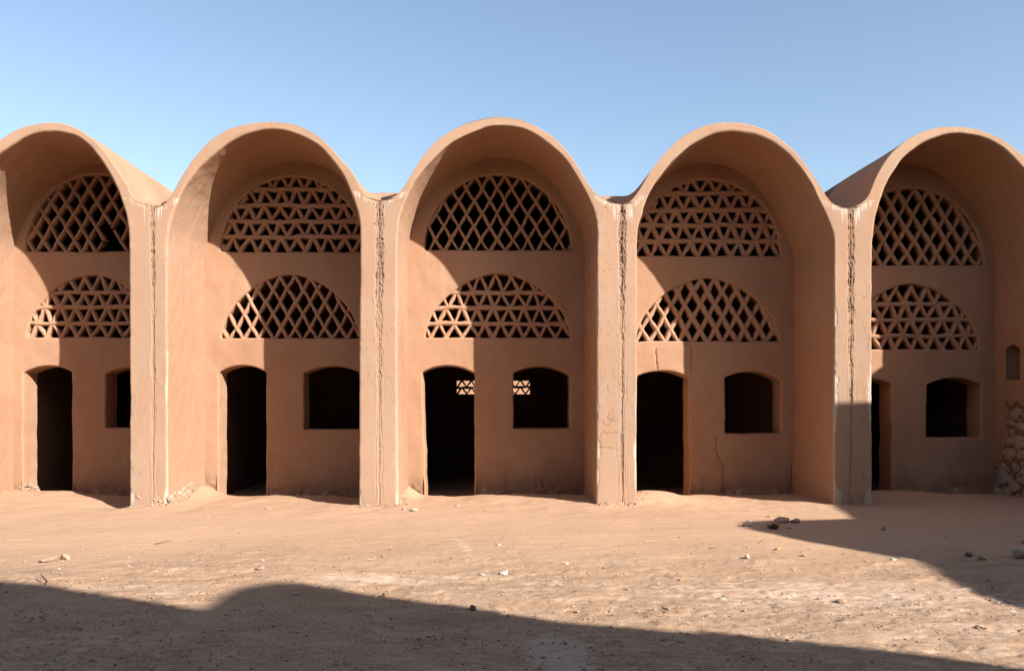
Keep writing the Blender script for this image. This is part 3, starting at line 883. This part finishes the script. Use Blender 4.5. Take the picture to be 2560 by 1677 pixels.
    me = np_mesh('recessed_wall', np.vstack([V, Vb]), None, np.vstack([T, Tb + len(V)]), attrs=dict(
        damp=np.concatenate([damp, z0_]), stain=np.concatenate([stain, z0_]), flake=np.concatenate([flake, z0_]), drop=np.concatenate([dr, z0_]), crack=np.concatenate([crack, z0_])))
    wall_objs.append(part('recessed_wall', me, M_PL))
    rim('doorway', op['door'], bi, M_PL)
    rim('window_opening', op['win'], bi, M_PL)
    screen(*op['up'], bi, True)
    screen(*op['lo'], bi, False)
    # room behind: upper floor and rear wall
    xl, xr = b['inner_m'][:, 0].min() - 0.03, b['inner_m'][:, 0].max() + 0.03
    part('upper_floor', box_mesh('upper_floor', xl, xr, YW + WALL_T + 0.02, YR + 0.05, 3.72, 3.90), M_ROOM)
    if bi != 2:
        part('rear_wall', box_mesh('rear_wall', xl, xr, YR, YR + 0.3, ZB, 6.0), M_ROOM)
    else:
        k = F / YR
        wx0, wx1 = (1141 - VPX) / k, (1326 - VPX) / k
        wz0, wz1 = EYE + (HOR - 985) / k, EYE + (HOR - 951) / k
        def cell(a, c, d, e):
            m = box_mesh('rear_wall', a, c, YR, YR + 0.3, d, e); return m
        bm = bmesh.new()
        for (a, c, d, e) in ((xl, wx0, ZB, 6.0), (wx1, xr, ZB, 6.0), (wx0, wx1, ZB, wz0), (wx0, wx1, wz1, 6.0)):
            bm.from_mesh(cell(a, c, d, e))
        bmesh.ops.remove_doubles(bm, verts=bm.verts, dist=1e-5)
        m = bpy.data.meshes.new('rear_wall'); bm.to_mesh(m); bm.free()
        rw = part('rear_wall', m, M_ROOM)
        zmid = (wz0 + wz1) / 2
        def rbar(nm, p0, p1, w):
            me = bar_mesh(nm, p0, p1, w, 0.10, YR + 0.05, int(p0[0] * 50) + 3, 0.2)
            part(nm, me, M_BAR, rw)
        rbar('horizontal_bar', (wx0 - 0.02, zmid), (wx1 + 0.02, zmid), 0.045)
        for za, zb_ in ((wz0, zmid), (zmid, wz1)):
            nn_ = 15
            for q in range(nn_):
                xa = wx0 + (wx1 - wx0) * q / nn_; xb = wx0 + (wx1 - wx0) * (q + 1) / nn_
                up_ = (q % 2 == 0)
                rbar('slanted_bar', (xa, za if up_ else zb_), (xb, zb_ if up_ else za), 0.035)

# niche box in the right-hand reveal of the fifth bay
def niche():
    xw = BAYS[4]['inner_m'][:, 0].max()
    y0, y1, z0, z1 = NICHE['y0'] - 0.02, NICHE['y1'] + 0.02, NICHE['z0'] - 0.02, NICHE['z1'] + 0.02
    n = 14
    ys = np.linspace(y0, y1, n)
    top = z1 - 0.07 * ((ys - (y0 + y1) / 2) / ((y1 - y0) / 2)) ** 2
    loop = [(y0, z0)] + list(zip(ys, top)) + [(y1, z0)]
    loop = np.array(loop); m = len(loop)
    V = []
    for x in (xw - 0.006, xw + 0.24):
        V.append(np.stack([np.full(m, x), loop[:, 0], loop[:, 1]], -1))
    V = np.stack(V)
    q = grid_quads(2, m, wrap=True)
    Vf = np.vstack([V.reshape(-1, 3), [(xw + 0.24, (y0 + y1) / 2, (z0 + z1) / 2)]])
    t = [(m + i, m + (i + 1) % m, 2 * m) for i in range(m)]
    part('niche', np_mesh('niche', Vf, q, t, smooth=False), M_PLN)
niche()

# ------------------------------------------------------------------ rocks
def rock_mesh(name, seed, sub=2, sharp=0.5, flat=1.0):
    bm = bmesh.new()
    bmesh.ops.create_icosphere(bm, subdivisions=sub, radius=1.0)
    V = np.array([v.co for v in bm.verts])
    n = fbm(V[:, 0] * 1.1 + seed * 3.7, V[:, 1] * 1.1, V[:, 2] * 1.1, seed=seed, oct=3)
    R = 1 + 0.28 * n
    r_ = np.random.default_rng(seed)
    for _ in range(9):                      # chip flat facets
        d = r_.normal(size=3); d /= np.linalg.norm(d)
        h = r_.uniform(0.55, 0.85)
        dd = V @ d
        lim = np.where(dd > 1e-3, h / np.maximum(dd, 1e-3), 9)
        R = np.minimum(R, lim * (1 - sharp) * 1.15 + R * 0 + sharp * lim) if sharp > 0 else R
        R = np.minimum(R, 1.5)
    V = V * R[:, None]
    for v, c in zip(bm.verts, V): v.co = c
    me = bpy.data.meshes.new(name); bm.to_mesh(me); bm.free()
    me.polygons.foreach_set('use_smooth', np.full(len(me.polygons), False))
    return me

# exposed rubble at the feet of the piers and in the last reveal
rub_meshes = [rock_mesh('stone', 500 + i, 2, 1.0) for i in range(8)]
M_RUBS = [M_RUBBLE, M_STONE_PALE, M_LUMP, M_STONE_GREY]
rub_by_mat = {}
def rub(parent, loc, sc, rot, mi, pick):
    key = (pick % 8, mi)
    if key not in rub_by_mat:
        m = rub_meshes[pick % 8].copy(); m.materials.clear(); m.materials.append(M_RUBS[mi]); rub_by_mat[key] = m
    o = bpy.data.objects.new('stone', rub_by_mat[key]); C.objects.link(o)
    o.parent = parent                # parts of the building sit at -BASE, so world coordinates work
    o.location = loc; o.scale = sc; o.rotation_euler = rot
rr = random.Random(3)
xl0 = front(323, 0)[0]; xr0 = front(418, 0)[0]
v2 = vault_objs[1]
def pack(n, u0, u1, w0, w1, rmin, rmax, ok, asp=1.4, tries=2500):
    """dart-thrown stones, big ones first: (u, w, half length, half height)"""
    out = []
    for t in range(tries):
        f = (1 - t / tries) ** 1.3
        r = rmin + (rmax - rmin) * f * rr.uniform(0.75, 1.1)
        a = r * rr.uniform(1.0, asp); h = r * rr.uniform(0.72, 1.0)
        u, w = rr.uniform(u0, u1), rr.uniform(w0, w1)
        if not ok(u, w): continue
        if all(((u - o[0]) / (a + o[2])) ** 2 + ((w - o[1]) / (h + o[3])) ** 2 > 0.80 for o in out):
            out.append((u, w, a, h))
            if len(out) >= n: break
    return out
for (u, w, a, h) in pack(40, xl0 + 0.06, xr0 + 0.0, -0.05, 0.17, 0.016, 0.060, lambda u, w: w < 0.19 - 0.05 * math.sin((u - xl0) * 9) and (w < 0.12 or u > xl0 + 0.1)):
    rub(v2, (u, YF + 0.030 + rr.uniform(-0.006, 0.012), w), (a * 1.3, 0.045, h * 1.2), (rr.uniform(-.3, .3), rr.uniform(-.5, .5), rr.uniform(-.5, .5)), rr.choice((2, 0, 2, 2, 1)), rr.randrange(8))
for (u, w, a, h) in pack(22, 12.33, 13.4, 0.0, 0.26, 0.018, 0.055, lambda u, w: abs(w - 0.06 - 0.12 * (u - 12.33)) < 0.07):
    rub(v2, (xr0 - 0.016 + rr.uniform(-.012, .010), u, w), (0.035, a * 1.3, h * 1.2), (rr.uniform(-.5, .5), 0, rr.uniform(-.4, .4)), rr.choice((2, 2, 2, 0)), rr.randrange(8))
for (u, w, a, h) in pack(12, back(-12, 0)[0], back(88, 0)[0], 0.03, 0.17, 0.016, 0.042, lambda u, w: True):
    rub(wall_objs[0], (u, YW + 0.055, w), (a * 1.3, 0.045, h * 1.2), (0, rr.uniform(-.5, .5), rr.uniform(-.4, .4)), rr.choice((2, 2, 0)), rr.randrange(8))
for (u, w, a, h) in pack(34, back(668, 0)[0], back(900, 0)[0], -0.10, 0.11, 0.02, 0.06, lambda u, w: True):
    rub(wall_objs[1], (u, YW + 0.065, w), (a * 1.3, 0.05, h * 1.2), (0, rr.uniform(-.4, .4), rr.uniform(-.4, .4)), rr.choice((2, 0, 0)), rr.randrange(8))
for (u, w, a, h) in pack(14, 12.25, 13.2, -0.03, 0.08, 0.016, 0.04, lambda u, w: True):
    rub(vault_objs[2], (front(993, 0)[0] + 0.0 + rr.uniform(-.01, .02), u, w), (0.035, a, h), (rr.uniform(-.4, .4), 0, rr.uniform(-.4, .4)), 2, rr.randrange(8))
# bare masonry in the right-hand reveal of the fifth bay
xw = BAYS[4]['inner_m'][:, 0].max()
def bare(y, z):
    ym = 13.46 if z > 0.78 else (13.62 if z > 0.5 else 13.80)
    return y < ym + 0.05 * math.sin(z * 17) and z < 1.40 + 0.05 * math.sin(y * 21)
for (u, w, a, h) in pack(150, 12.75, 13.80, 0.0, 1.46, 0.020, 0.125, bare, asp=1.7, tries=6000):
    rub(vault_objs[4], (xw + 0.036 + rr.uniform(-0.012, 0.014), u, w), (0.032 + 0.25 * h, a * 1.3, h * 1.25), (rr.uniform(-.4, .4), rr.uniform(-.12, .12), rr.uniform(-.12, .12)), rr.choice((0, 1, 1, 3, 2, 0)), rr.randrange(8))

# ------------------------------------------------------------------ neighbouring wings that throw the shadows, rear wall
SX, SY = -SUN_TRAVEL.x / -SUN_TRAVEL.z, SUN_TRAVEL.y / -SUN_TRAVEL.z
SX = abs(SX)
def wing(name, prof, axis, c0, c1, label):
    """solid mass with an undulating top: profile along one axis, extruded along the other"""
    prof = np.array(prof, float)
    n = len(prof)
    V = []
    for c in (c0, c1):
        for (t, h) in prof:
            for zz in (ZB, h):
                V.append((c, t, zz) if axis == 'y' else (t, c, zz))
    V = np.array(V)
    Q = []
    o = 2 * n
    for i in range(n - 1):
        a = 2 * i
        Q += [(a, a + 1, a + 3, a + 2), (o + a, o + a + 2, o + a + 3, o + a + 1), (a + 1, o + a + 1, o + a + 3, a + 3)]
    Q += [(0, o, o + 1, 1), (2 * n - 2, 2 * n - 1, o + 2 * n - 1, o + 2 * n - 2)]
    e = make_obj(name, np_mesh(name, V, Q, smooth=False), None, M_PLN)
    tag(e, label, 'building')
    return e
XW = 11.35
def cast_right(px, py):
    x, y = gpix(px, py)
    h = (XW - x) / SX
    return (y - SY * h, h)
D = 2560 / 2380.0
pr = [cast_right(px * D, py * D) for px, py in ((2380, 1405), (2290, 1377), (2200, 1343), (2155, 1316), (2120, 1301), (2000, 1275), (1870, 1253), (1760, 1235), (1735, 1229), (1722, 1219), (1735, 1212), (1800, 1208.5), (1900, 1206), (1982, 1204))]
pr.sort()
pr = [(-1.2, pr[0][1]), (-0.6, pr[0][1])] + [p for p in pr if p[0] > -0.5]
xa = front(2083, 0)[0]
h_a = (XW - xa) / SX
ya = YF - SY * h_a
pr = [p for p in pr if p[0] < ya - 0.1] + [(ya - 0.01, h_a + 0.02)]
htop = h_a + 1.53
pr += [(ya, htop), (ya + 0.5, htop - 0.40), (ya + 1.2, htop - 0.44), (9.6, htop - 0.44), (11.9, htop - 0.44)]
wing('courtyard_wing', pr, 'y', XW, XW + 3.0, 'long side wing of the court beyond the right edge with a stepped roofline')

YO = -1.0
def cast_behind(px, py):
    x, y = gpix(px, py)
    h = (y - YO) / SY
    return (x + SX * h, h)
po = [cast_behind(px * D, py * D) for px, py in ((0, 1357), (120, 1368), (230, 1385), (350, 1404), (430, 1417), (462, 1420), (500, 1396), (530, 1377), (560, 1366), (610, 1358), (680, 1354), (760, 1360), (850, 1372), (950, 1388), (1100, 1408), (1300, 1438), (1500, 1459), (1700, 1473), (2000, 1508), (2200, 1531), (2380, 1551))]
po.sort()
x0, h0 = po[0]
ext = []
for xx in np.arange(-16.0, x0 - 0.2, 0.25):
    ph = (x0 - xx - 0.2) / 3.4 * 2 * math.pi
    ext.append((xx, h0 - 0.35 + 0.35 * math.cos(ph)))
po = ext + po + [(11.2, po[-1][1] - 0.3)]
wing('opposite_wing', po, 'x', YO, YO - 3.5, 'facing wing of the court behind the viewer with an undulating roofline')
bw = make_obj('boundary_wall', box_mesh('boundary_wall', -14, 14, 33.0, 33.4, -0.3, 3.6), None, M_PLN)
tag(bw, 'sunlit yard wall glimpsed through the small rear lattice behind the middle bay', 'wall')

# ------------------------------------------------------------------ stones lying in the court
rock_lib = [rock_mesh('stone', 700 + i, 3 if i < 4 else 2, 0.5) for i in range(12)]
def lay(name, px, py, w_px, h_px, mat, label, cat, seed, depth=None, yaw=None, sink=0.25, mesh_i=None):
    x, y = gpix(px, py)
    sc = y / F
    w, h = w_px * sc, h_px * sc
    me = rock_lib[(mesh_i if mesh_i is not None else seed) % 12].copy()
    me.materials.clear(); me.materials.append(mat)
    V = np.array([v.co for v in me.vertices]); V -= (V.max(0) + V.min(0)) / 2; V /= np.maximum((V.max(0) - V.min(0)) / 2, 1e-6)
    me.vertices.foreach_set('co', V.astype(np.float32).ravel()); me.update()
    o = bpy.data.objects.new(name, me); C.objects.link(o)
    r_ = random.Random(seed)
    dp = depth if depth else w * r_.uniform(0.7, 1.0)
    o.scale = (w / 2, dp / 2, h / 2 * 1.15)
    o.rotation_euler = (r_.uniform(-.12, .12), r_.uniform(-.12, .12), yaw if yaw is not None else r_.uniform(-0.5, 0.5))
    o.location = (x, y, float(ground_z(x, y)) + h / 2 * (1 - sink))
    tag(o, label, cat, 'loose stones lying in the court')
    return o
S = M_STONE_WHITE, M_STONE_PALE, M_STONE_BROWN, M_STONE_DARK, M_STONE_PINK, M_STONE_OCHRE, M_STONE_GREY
W_, P_, BR, DK, PK, OC, GR = S
STONES = [
    ('stone', 165, 1401, 30, 17, PK, 'squarish pinkish stone half buried in sunlit sand at far left', 'stone', 1),
    ('stone', 117, 1406, 42, 13, PK, 'low rounded pinkish hump of stone left of the squarish stone', 'stone', 2),
    ('stone', 1259, 1427, 22, 13, W_, 'larger of the two white chips on sunlit sand before the middle bay', 'stone', 3),
    ('stone', 1205, 1429, 14, 9, W_, 'smaller white chip left of its larger twin before the middle bay', 'stone', 4),
    ('stone', 1183, 1519, 18, 16, DK, 'dark round stone sitting on the edge of the foreground shadow near the centre', 'stone', 5),
    ('stone', 962, 1483, 15, 12, BR, 'brown stone on the shadow edge left of the dark round stone', 'stone', 6),
    ('stone', 1868, 1316, 22, 14, DK, 'dark stone at the left tip of the right hand shadow', 'stone', 7),
    ('stone', 1873, 1308, 13, 9, W_, 'whitish pebble resting behind the dark stone at the shadow tip', 'stone', 8),
    ('stone', 1952, 1305, 42, 14, PK, 'long low brown rock on the upper edge of the right hand shadow', 'rock', 9),
    ('stone', 1988, 1304, 25, 11, PK, 'short brown rock just right of the long low rock', 'rock', 10),
    ('stone', 1925, 1293, 16, 5, BR, 'thin brown splinter of stone at the left end of the long low rock', 'stone', 11),
    ('stone', 1972, 1320, 18, 6, W_, 'flat white stone lying in the right hand shadow below the brown rocks', 'stone', 12),
    ('stone', 2208, 1328, 14, 14, GR, 'grey upright stone alone in the middle of the right hand shadow', 'stone', 13),
    ('stone', 2556, 1395, 46, 30, P_, 'big pale boulder cut off by the right edge of the picture', 'boulder', 14),
    ('stone', 2570, 1362, 30, 20, P_, 'pale block on the far side of the big boulder at the right edge', 'boulder', 15),
    ('stone', 2421, 1392, 18, 12, DK, 'dark clod in the right hand shadow left of the pale boulder', 'stone', 16),
    ('stone', 2455, 1402, 22, 7, DK, 'flat dark slab of stone in the right hand shadow', 'stone', 17),
    ('stone', 2430, 1407, 13, 5, GR, 'small pale flake in front of the dark clod at right', 'stone', 18),
    ('stone', 1704, 1439, 14, 7, OC, 'small ochre stone on sunlit ground right of centre', 'stone', 19),
    ('stone', 905, 1608, 15, 10, OC, 'ochre brown stone in the foreground shadow', 'stone', 20),
    ('stone', 1047, 1594, 14, 8, GR, 'pale grey pebble alone in the foreground shadow left of the white patch', 'stone', 21),
    ('stone', 874, 1524, 12, 9, GR, 'small grey pebble just inside the foreground shadow', 'stone', 22),
    ('stone', 1807, 1489, 17, 7, W_, 'flat white stone on the sunlit crust right of centre', 'stone', 23),
    ('stone', 2233, 1399, 16, 6, W_, 'white sliver of stone just below the right hand shadow edge', 'stone', 24),
    ('stone', 2495, 1482, 20, 9, W_, 'white stone straddling the edge of the right hand shadow', 'stone', 25),
    ('stone', 2450, 1571, 19, 9, P_, 'pale pointed stone on gravelly sunlit ground at lower right', 'stone', 26),
    ('stone', 2529, 1524, 16, 6, W_, 'flat white stone on sunlit ground at far right', 'stone', 27),
    ('stone', 2395, 1488, 15, 6, W_, 'flat white chip left of the stone on the shadow edge', 'stone', 28),
    ('stone', 1036, 1277, 17, 8, P_, 'pale stone fallen at the foot of the pier left of the middle bay', 'stone', 29),
    ('stone', 1010, 1274, 10, 6, PK, 'pinkish lump beside the pale fallen stone at the pier foot', 'stone', 30),
    ('stone', 1946, 1372, 18, 8, OC, 'ochre wedge of stone on sunlit sand under the right hand shadow', 'stone', 31),
    ('stone', 1868, 1392, 14, 11, P_, 'pale crumbly clump on sunlit sand below the shadow tip', 'stone', 32),
    ('stone', 2009, 1387, 13, 7, PK, 'reddish chip on sunlit sand right of the ochre wedge', 'stone', 33),
    ('stone', 1246, 1366, 14, 5, W_, 'flat white fragment on smooth sand before the middle doorway', 'stone', 34),
    ('stone', 1416, 1405, 12, 5, W_, 'thin white flake on sand before the middle bay window', 'stone', 35),
    ('stone', 1145, 1266, 14, 4, W_, 'white flake on the sand just outside the middle doorway', 'stone', 36),
    ('stone', 669, 1273, 17, 4, W_, 'white flake on the sand outside the second doorway from the left', 'stone', 37),
    ('stone', 958, 1392, 9, 7, BR, 'small dark brown pebble on sunlit sand left of centre', 'stone', 38),
    ('stone', 650, 1430, 22, 9, PK, 'pinkish clod on the ground above the notch in the foreground shadow', 'stone', 39),
    ('stone', 487, 1511, 10, 8, BR, 'brown pebble inside the sunlit notch of the foreground shadow', 'stone', 40),
    ('stone', 740, 1484, 12, 6, P_, 'pale lump close to the top of the shadow bulge', 'stone', 41),
    ('stone', 2105, 1493, 30, 9, PK, 'weathered pinkish slab bedded in the sunlit crust at right', 'stone', 42),
]
for t in STONES: lay(*t)

# twigs and straws
def twig(px0, py0, px1, py1, r, mat, label, cat='twig', lift=0.006, up=0.0, seed=0):
    a = gpix(px0, py0); c = gpix(px1, py1)
    n = 9
    t = np.linspace(0, 1, n)
    x = a[0] + (c[0] - a[0]) * t + 0.012 * fbm(t * 3, 0 * t + seed, seed=800, oct=2)
    y = a[1] + (c[1] - a[1]) * t + 0.012 * fbm(t * 3, 0 * t + seed, seed=802, oct=2)
    z = ground_z(x, y) + lift + 0.014 + up * t ** 0.8 + 0.004 * vnoise(t * 5, 0 * t + seed, seed=804)
    V = []
    for i in range(n):
        rad = r * (1 - 0.6 * t[i])
        for k in range(6):
            an = k * math.pi / 3
            V.append((x[i] + rad * math.cos(an) * 0.6, y[i] + rad * math.cos(an) * 0.6, z[i] + rad * math.sin(an)))
    o = make_obj('twig', np_mesh('twig', V, grid_quads(n, 6, wrap=True)), None, mat)
    tag(o, label, cat, 'twigs and straws on the court')
twig(387, 1356, 429, 1350, 0.006, M_TWIG, 'dark dry twig lying on smooth sand before the first pier', seed=1)
twig(548, 1361, 565, 1360, 0.004, M_TWIG, 'short dark twig on sand right of the longer one', seed=2)
twig(118, 1473, 104, 1462, 0.010, M_TWIG, 'stubby dark twig sticking up on the shadow edge at far left', up=0.045, seed=3)
twig(1617, 1354, 1652, 1351, 0.005, M_STRAW, 'pale straw lying on sand before the pier right of the middle bay', seed=4)
twig(1657, 1519, 1674, 1529, 0.007, M_TWIG, 'short curved dark twig on the sunlit crust right of centre', seed=5)
twig(925, 1402, 945, 1396, 0.004, M_STRAW, 'faint pale straw beside the small dark brown pebble', seed=6)
twig(1770, 1372, 1790, 1375, 0.004, M_TWIG, 'thin brown twig left of the pale crumbly clump', seed=7)
twig(1898, 1356, 1915, 1350, 0.004, M_TWIG, 'thin brown twig under the right hand shadow edge', seed=8)
twig(1068, 1597, 1092, 1596, 0.004, M_TWIG, 'thin twig in the foreground shadow right of the pale grey pebble', seed=9)

# dry tufts
def tuft(name, x, y, rad, hgt, n, mat, label, cat, seed, droop=0.4):
    r_ = np.random.default_rng(seed)
    V, Q = [], []
    z0 = float(ground_z(x, y))
    for i in range(n):
        an = r_.uniform(0, 2 * math.pi); lean = r_.uniform(0.1, 1.0)
        bx, by = x + r_.normal() * rad * 0.3, y + r_.normal() * rad * 0.3
        ln = hgt * r_.uniform(0.6, 1.15); w = 0.004 + 0.003 * r_.random()
        ca, sa = math.cos(an), math.sin(an)
        tw = r_.uniform(0, math.pi)
        base = len(V); ns = 5
        for k in range(ns):
            t = k / (ns - 1)
            hx = lean * rad * t ** 1.4 * (1 + droop * t)
            zz = z0 - 0.02 + ln * (t - droop * lean * t * t * 0.6)
            px, py = bx + ca * hx + 0.1 * rad * r_.normal() * t, by + sa * hx + 0.1 * rad * r_.normal() * t
            ww = w * (1 - 0.75 * t)
            V.append((px - ww * math.cos(tw), py - ww * math.sin(tw), zz)); V.append((px + ww * math.cos(tw), py + ww * math.sin(tw), zz))
        for k in range(ns - 1):
            a = base + 2 * k; Q.append((a, a + 1, a + 3, a + 2))
    o = make_obj(name, np_mesh(name, np.array(V), np.array(Q)), None, mat)
    tag(o, label, cat)
gx_, gy_ = gpix(1934, 1322)
tuft('dry_tuft', gx_, gy_, 0.07, 0.09, 160, M_TWIG, 'grey dry tuft of scrub in the right hand shadow below the brown rocks', 'plant', 21)
tuft('brush_heap', 3.7, 16.4, 0.5, 0.75, 900, M_TWIG, 'heap of dry brush in the dark behind the fourth doorway', 'brush', 22)

# gravel and chips: uncountable
def pebbles(name, n, mat, smin, smax, pick, seed, flat=0.6):
    r_ = np.random.default_rng(seed)
    bm = bmesh.new(); bmesh.ops.create_icosphere(bm, subdivisions=1, radius=1.0)
    Vb = np.array([v.co for v in bm.verts]); Tb = np.array([[v.index for v in f.verts] for f in bm.faces]); bm.free()
    xs, ys = pick(r_, n)
    k = len(xs)
    sz = smin * (smax / smin) ** (r_.random(k) ** 2.2)
    an = r_.uniform(0, 2 * math.pi, k)
    V = Vb[None] * (1 + 0.28 * r_.normal(size=(k, len(Vb), 1)).clip(-1.4, 1.4))
    V = V * sz[:, None, None] * np.stack([np.ones(k), r_.uniform(0.6, 1.0, k), flat * r_.uniform(0.5, 1.1, k)], -1)[:, None, :]
    ca, sa = np.cos(an)[:, None], np.sin(an)[:, None]
    X = V[..., 0] * ca - V[..., 1] * sa + xs[:, None]; Y = V[..., 0] * sa + V[..., 1] * ca + ys[:, None]
    Z = V[..., 2] + ground_z(xs, ys)[:, None] + sz[:, None] * flat * 0.25 + 0.006
    P = np.stack([X, Y, Z], -1).reshape(-1, 3)
    T = (Tb[None] + (np.arange(k) * len(Vb))[:, None, None]).reshape(-1, 3)
    o = make_obj(name, np_mesh(name, P, None, T, smooth=False), None, mat)
    return o
def pick_all(r_, n):
    y = 1 / r_.uniform(1 / 12.0, 1 / 4.3, n); x = r_.uniform(-0.68, 0.72, n) * y
    pr_ = 0.12 + 0.88 * rough_field(x, y)
    k = r_.random(n) < pr_
    return x[k], y[k]
def pick_pale(r_, n):
    y = 1 / r_.uniform(1 / 11.8, 1 / 4.4, n); x = r_.uniform(-0.66, 0.70, n) * y
    m = 0.10 + 0.9 * np.exp(-((x + 3.4) / 1.6) ** 2 - ((y - 7.6) / 0.9) ** 2) + 0.6 * np.exp(-((x - 2.4) / 1.0) ** 2 - ((y - 7.8) / 0.8) ** 2) + 0.35 * sstep(2.0, 4.0, x) * sstep(9, 6, y)
    k = r_.random(n) < m
    return x[k], y[k]
tag(pebbles('dark_gravel', 2600, M_STONE_BROWN, 0.003, 0.011, pick_all, 61), 'scattered small brown gravel over the court', 'gravel', kind='stuff')
tag(pebbles('sandy_gravel', 9000, M_STONE_PINK, 0.003, 0.015, pick_all, 62), 'scattered small sand coloured clods over the court', 'gravel', kind='stuff')
tag(pebbles('pale_chips', 3600, M_STONE_WHITE, 0.004, 0.018, pick_pale, 63, 0.4), 'scattered tiny white stone chips over the court', 'gravel', kind='stuff')

def pick_foot(r_, n):
    """crumbs of fallen plaster along the feet of piers, reveals and recessed walls"""
    xs, ys = [], []
    for b in BAYS:
        xl, xr = b['inner_m'][:, 0].min(), b['inner_m'][:, 0].max()
        m = n // 15
        xs += [xr + r_.uniform(0, 0.6, m), xl + np.abs(r_.normal(0, 0.07, m)), r_.uniform(xl, xr, m)]
        ys += [YF - 0.02 - np.abs(r_.normal(0, 0.10, m)), r_.uniform(YF, YW, m), YW - 0.02 - np.abs(r_.normal(0, 0.09, m))]
    return np.concatenate(xs), np.concatenate(ys)
tag(pebbles('plaster_crumbs', 900, M_LUMP, 0.006, 0.030, pick_foot, 64, 0.55), 'crumbs of fallen plaster along the foot of the walls', 'rubble', kind='stuff')
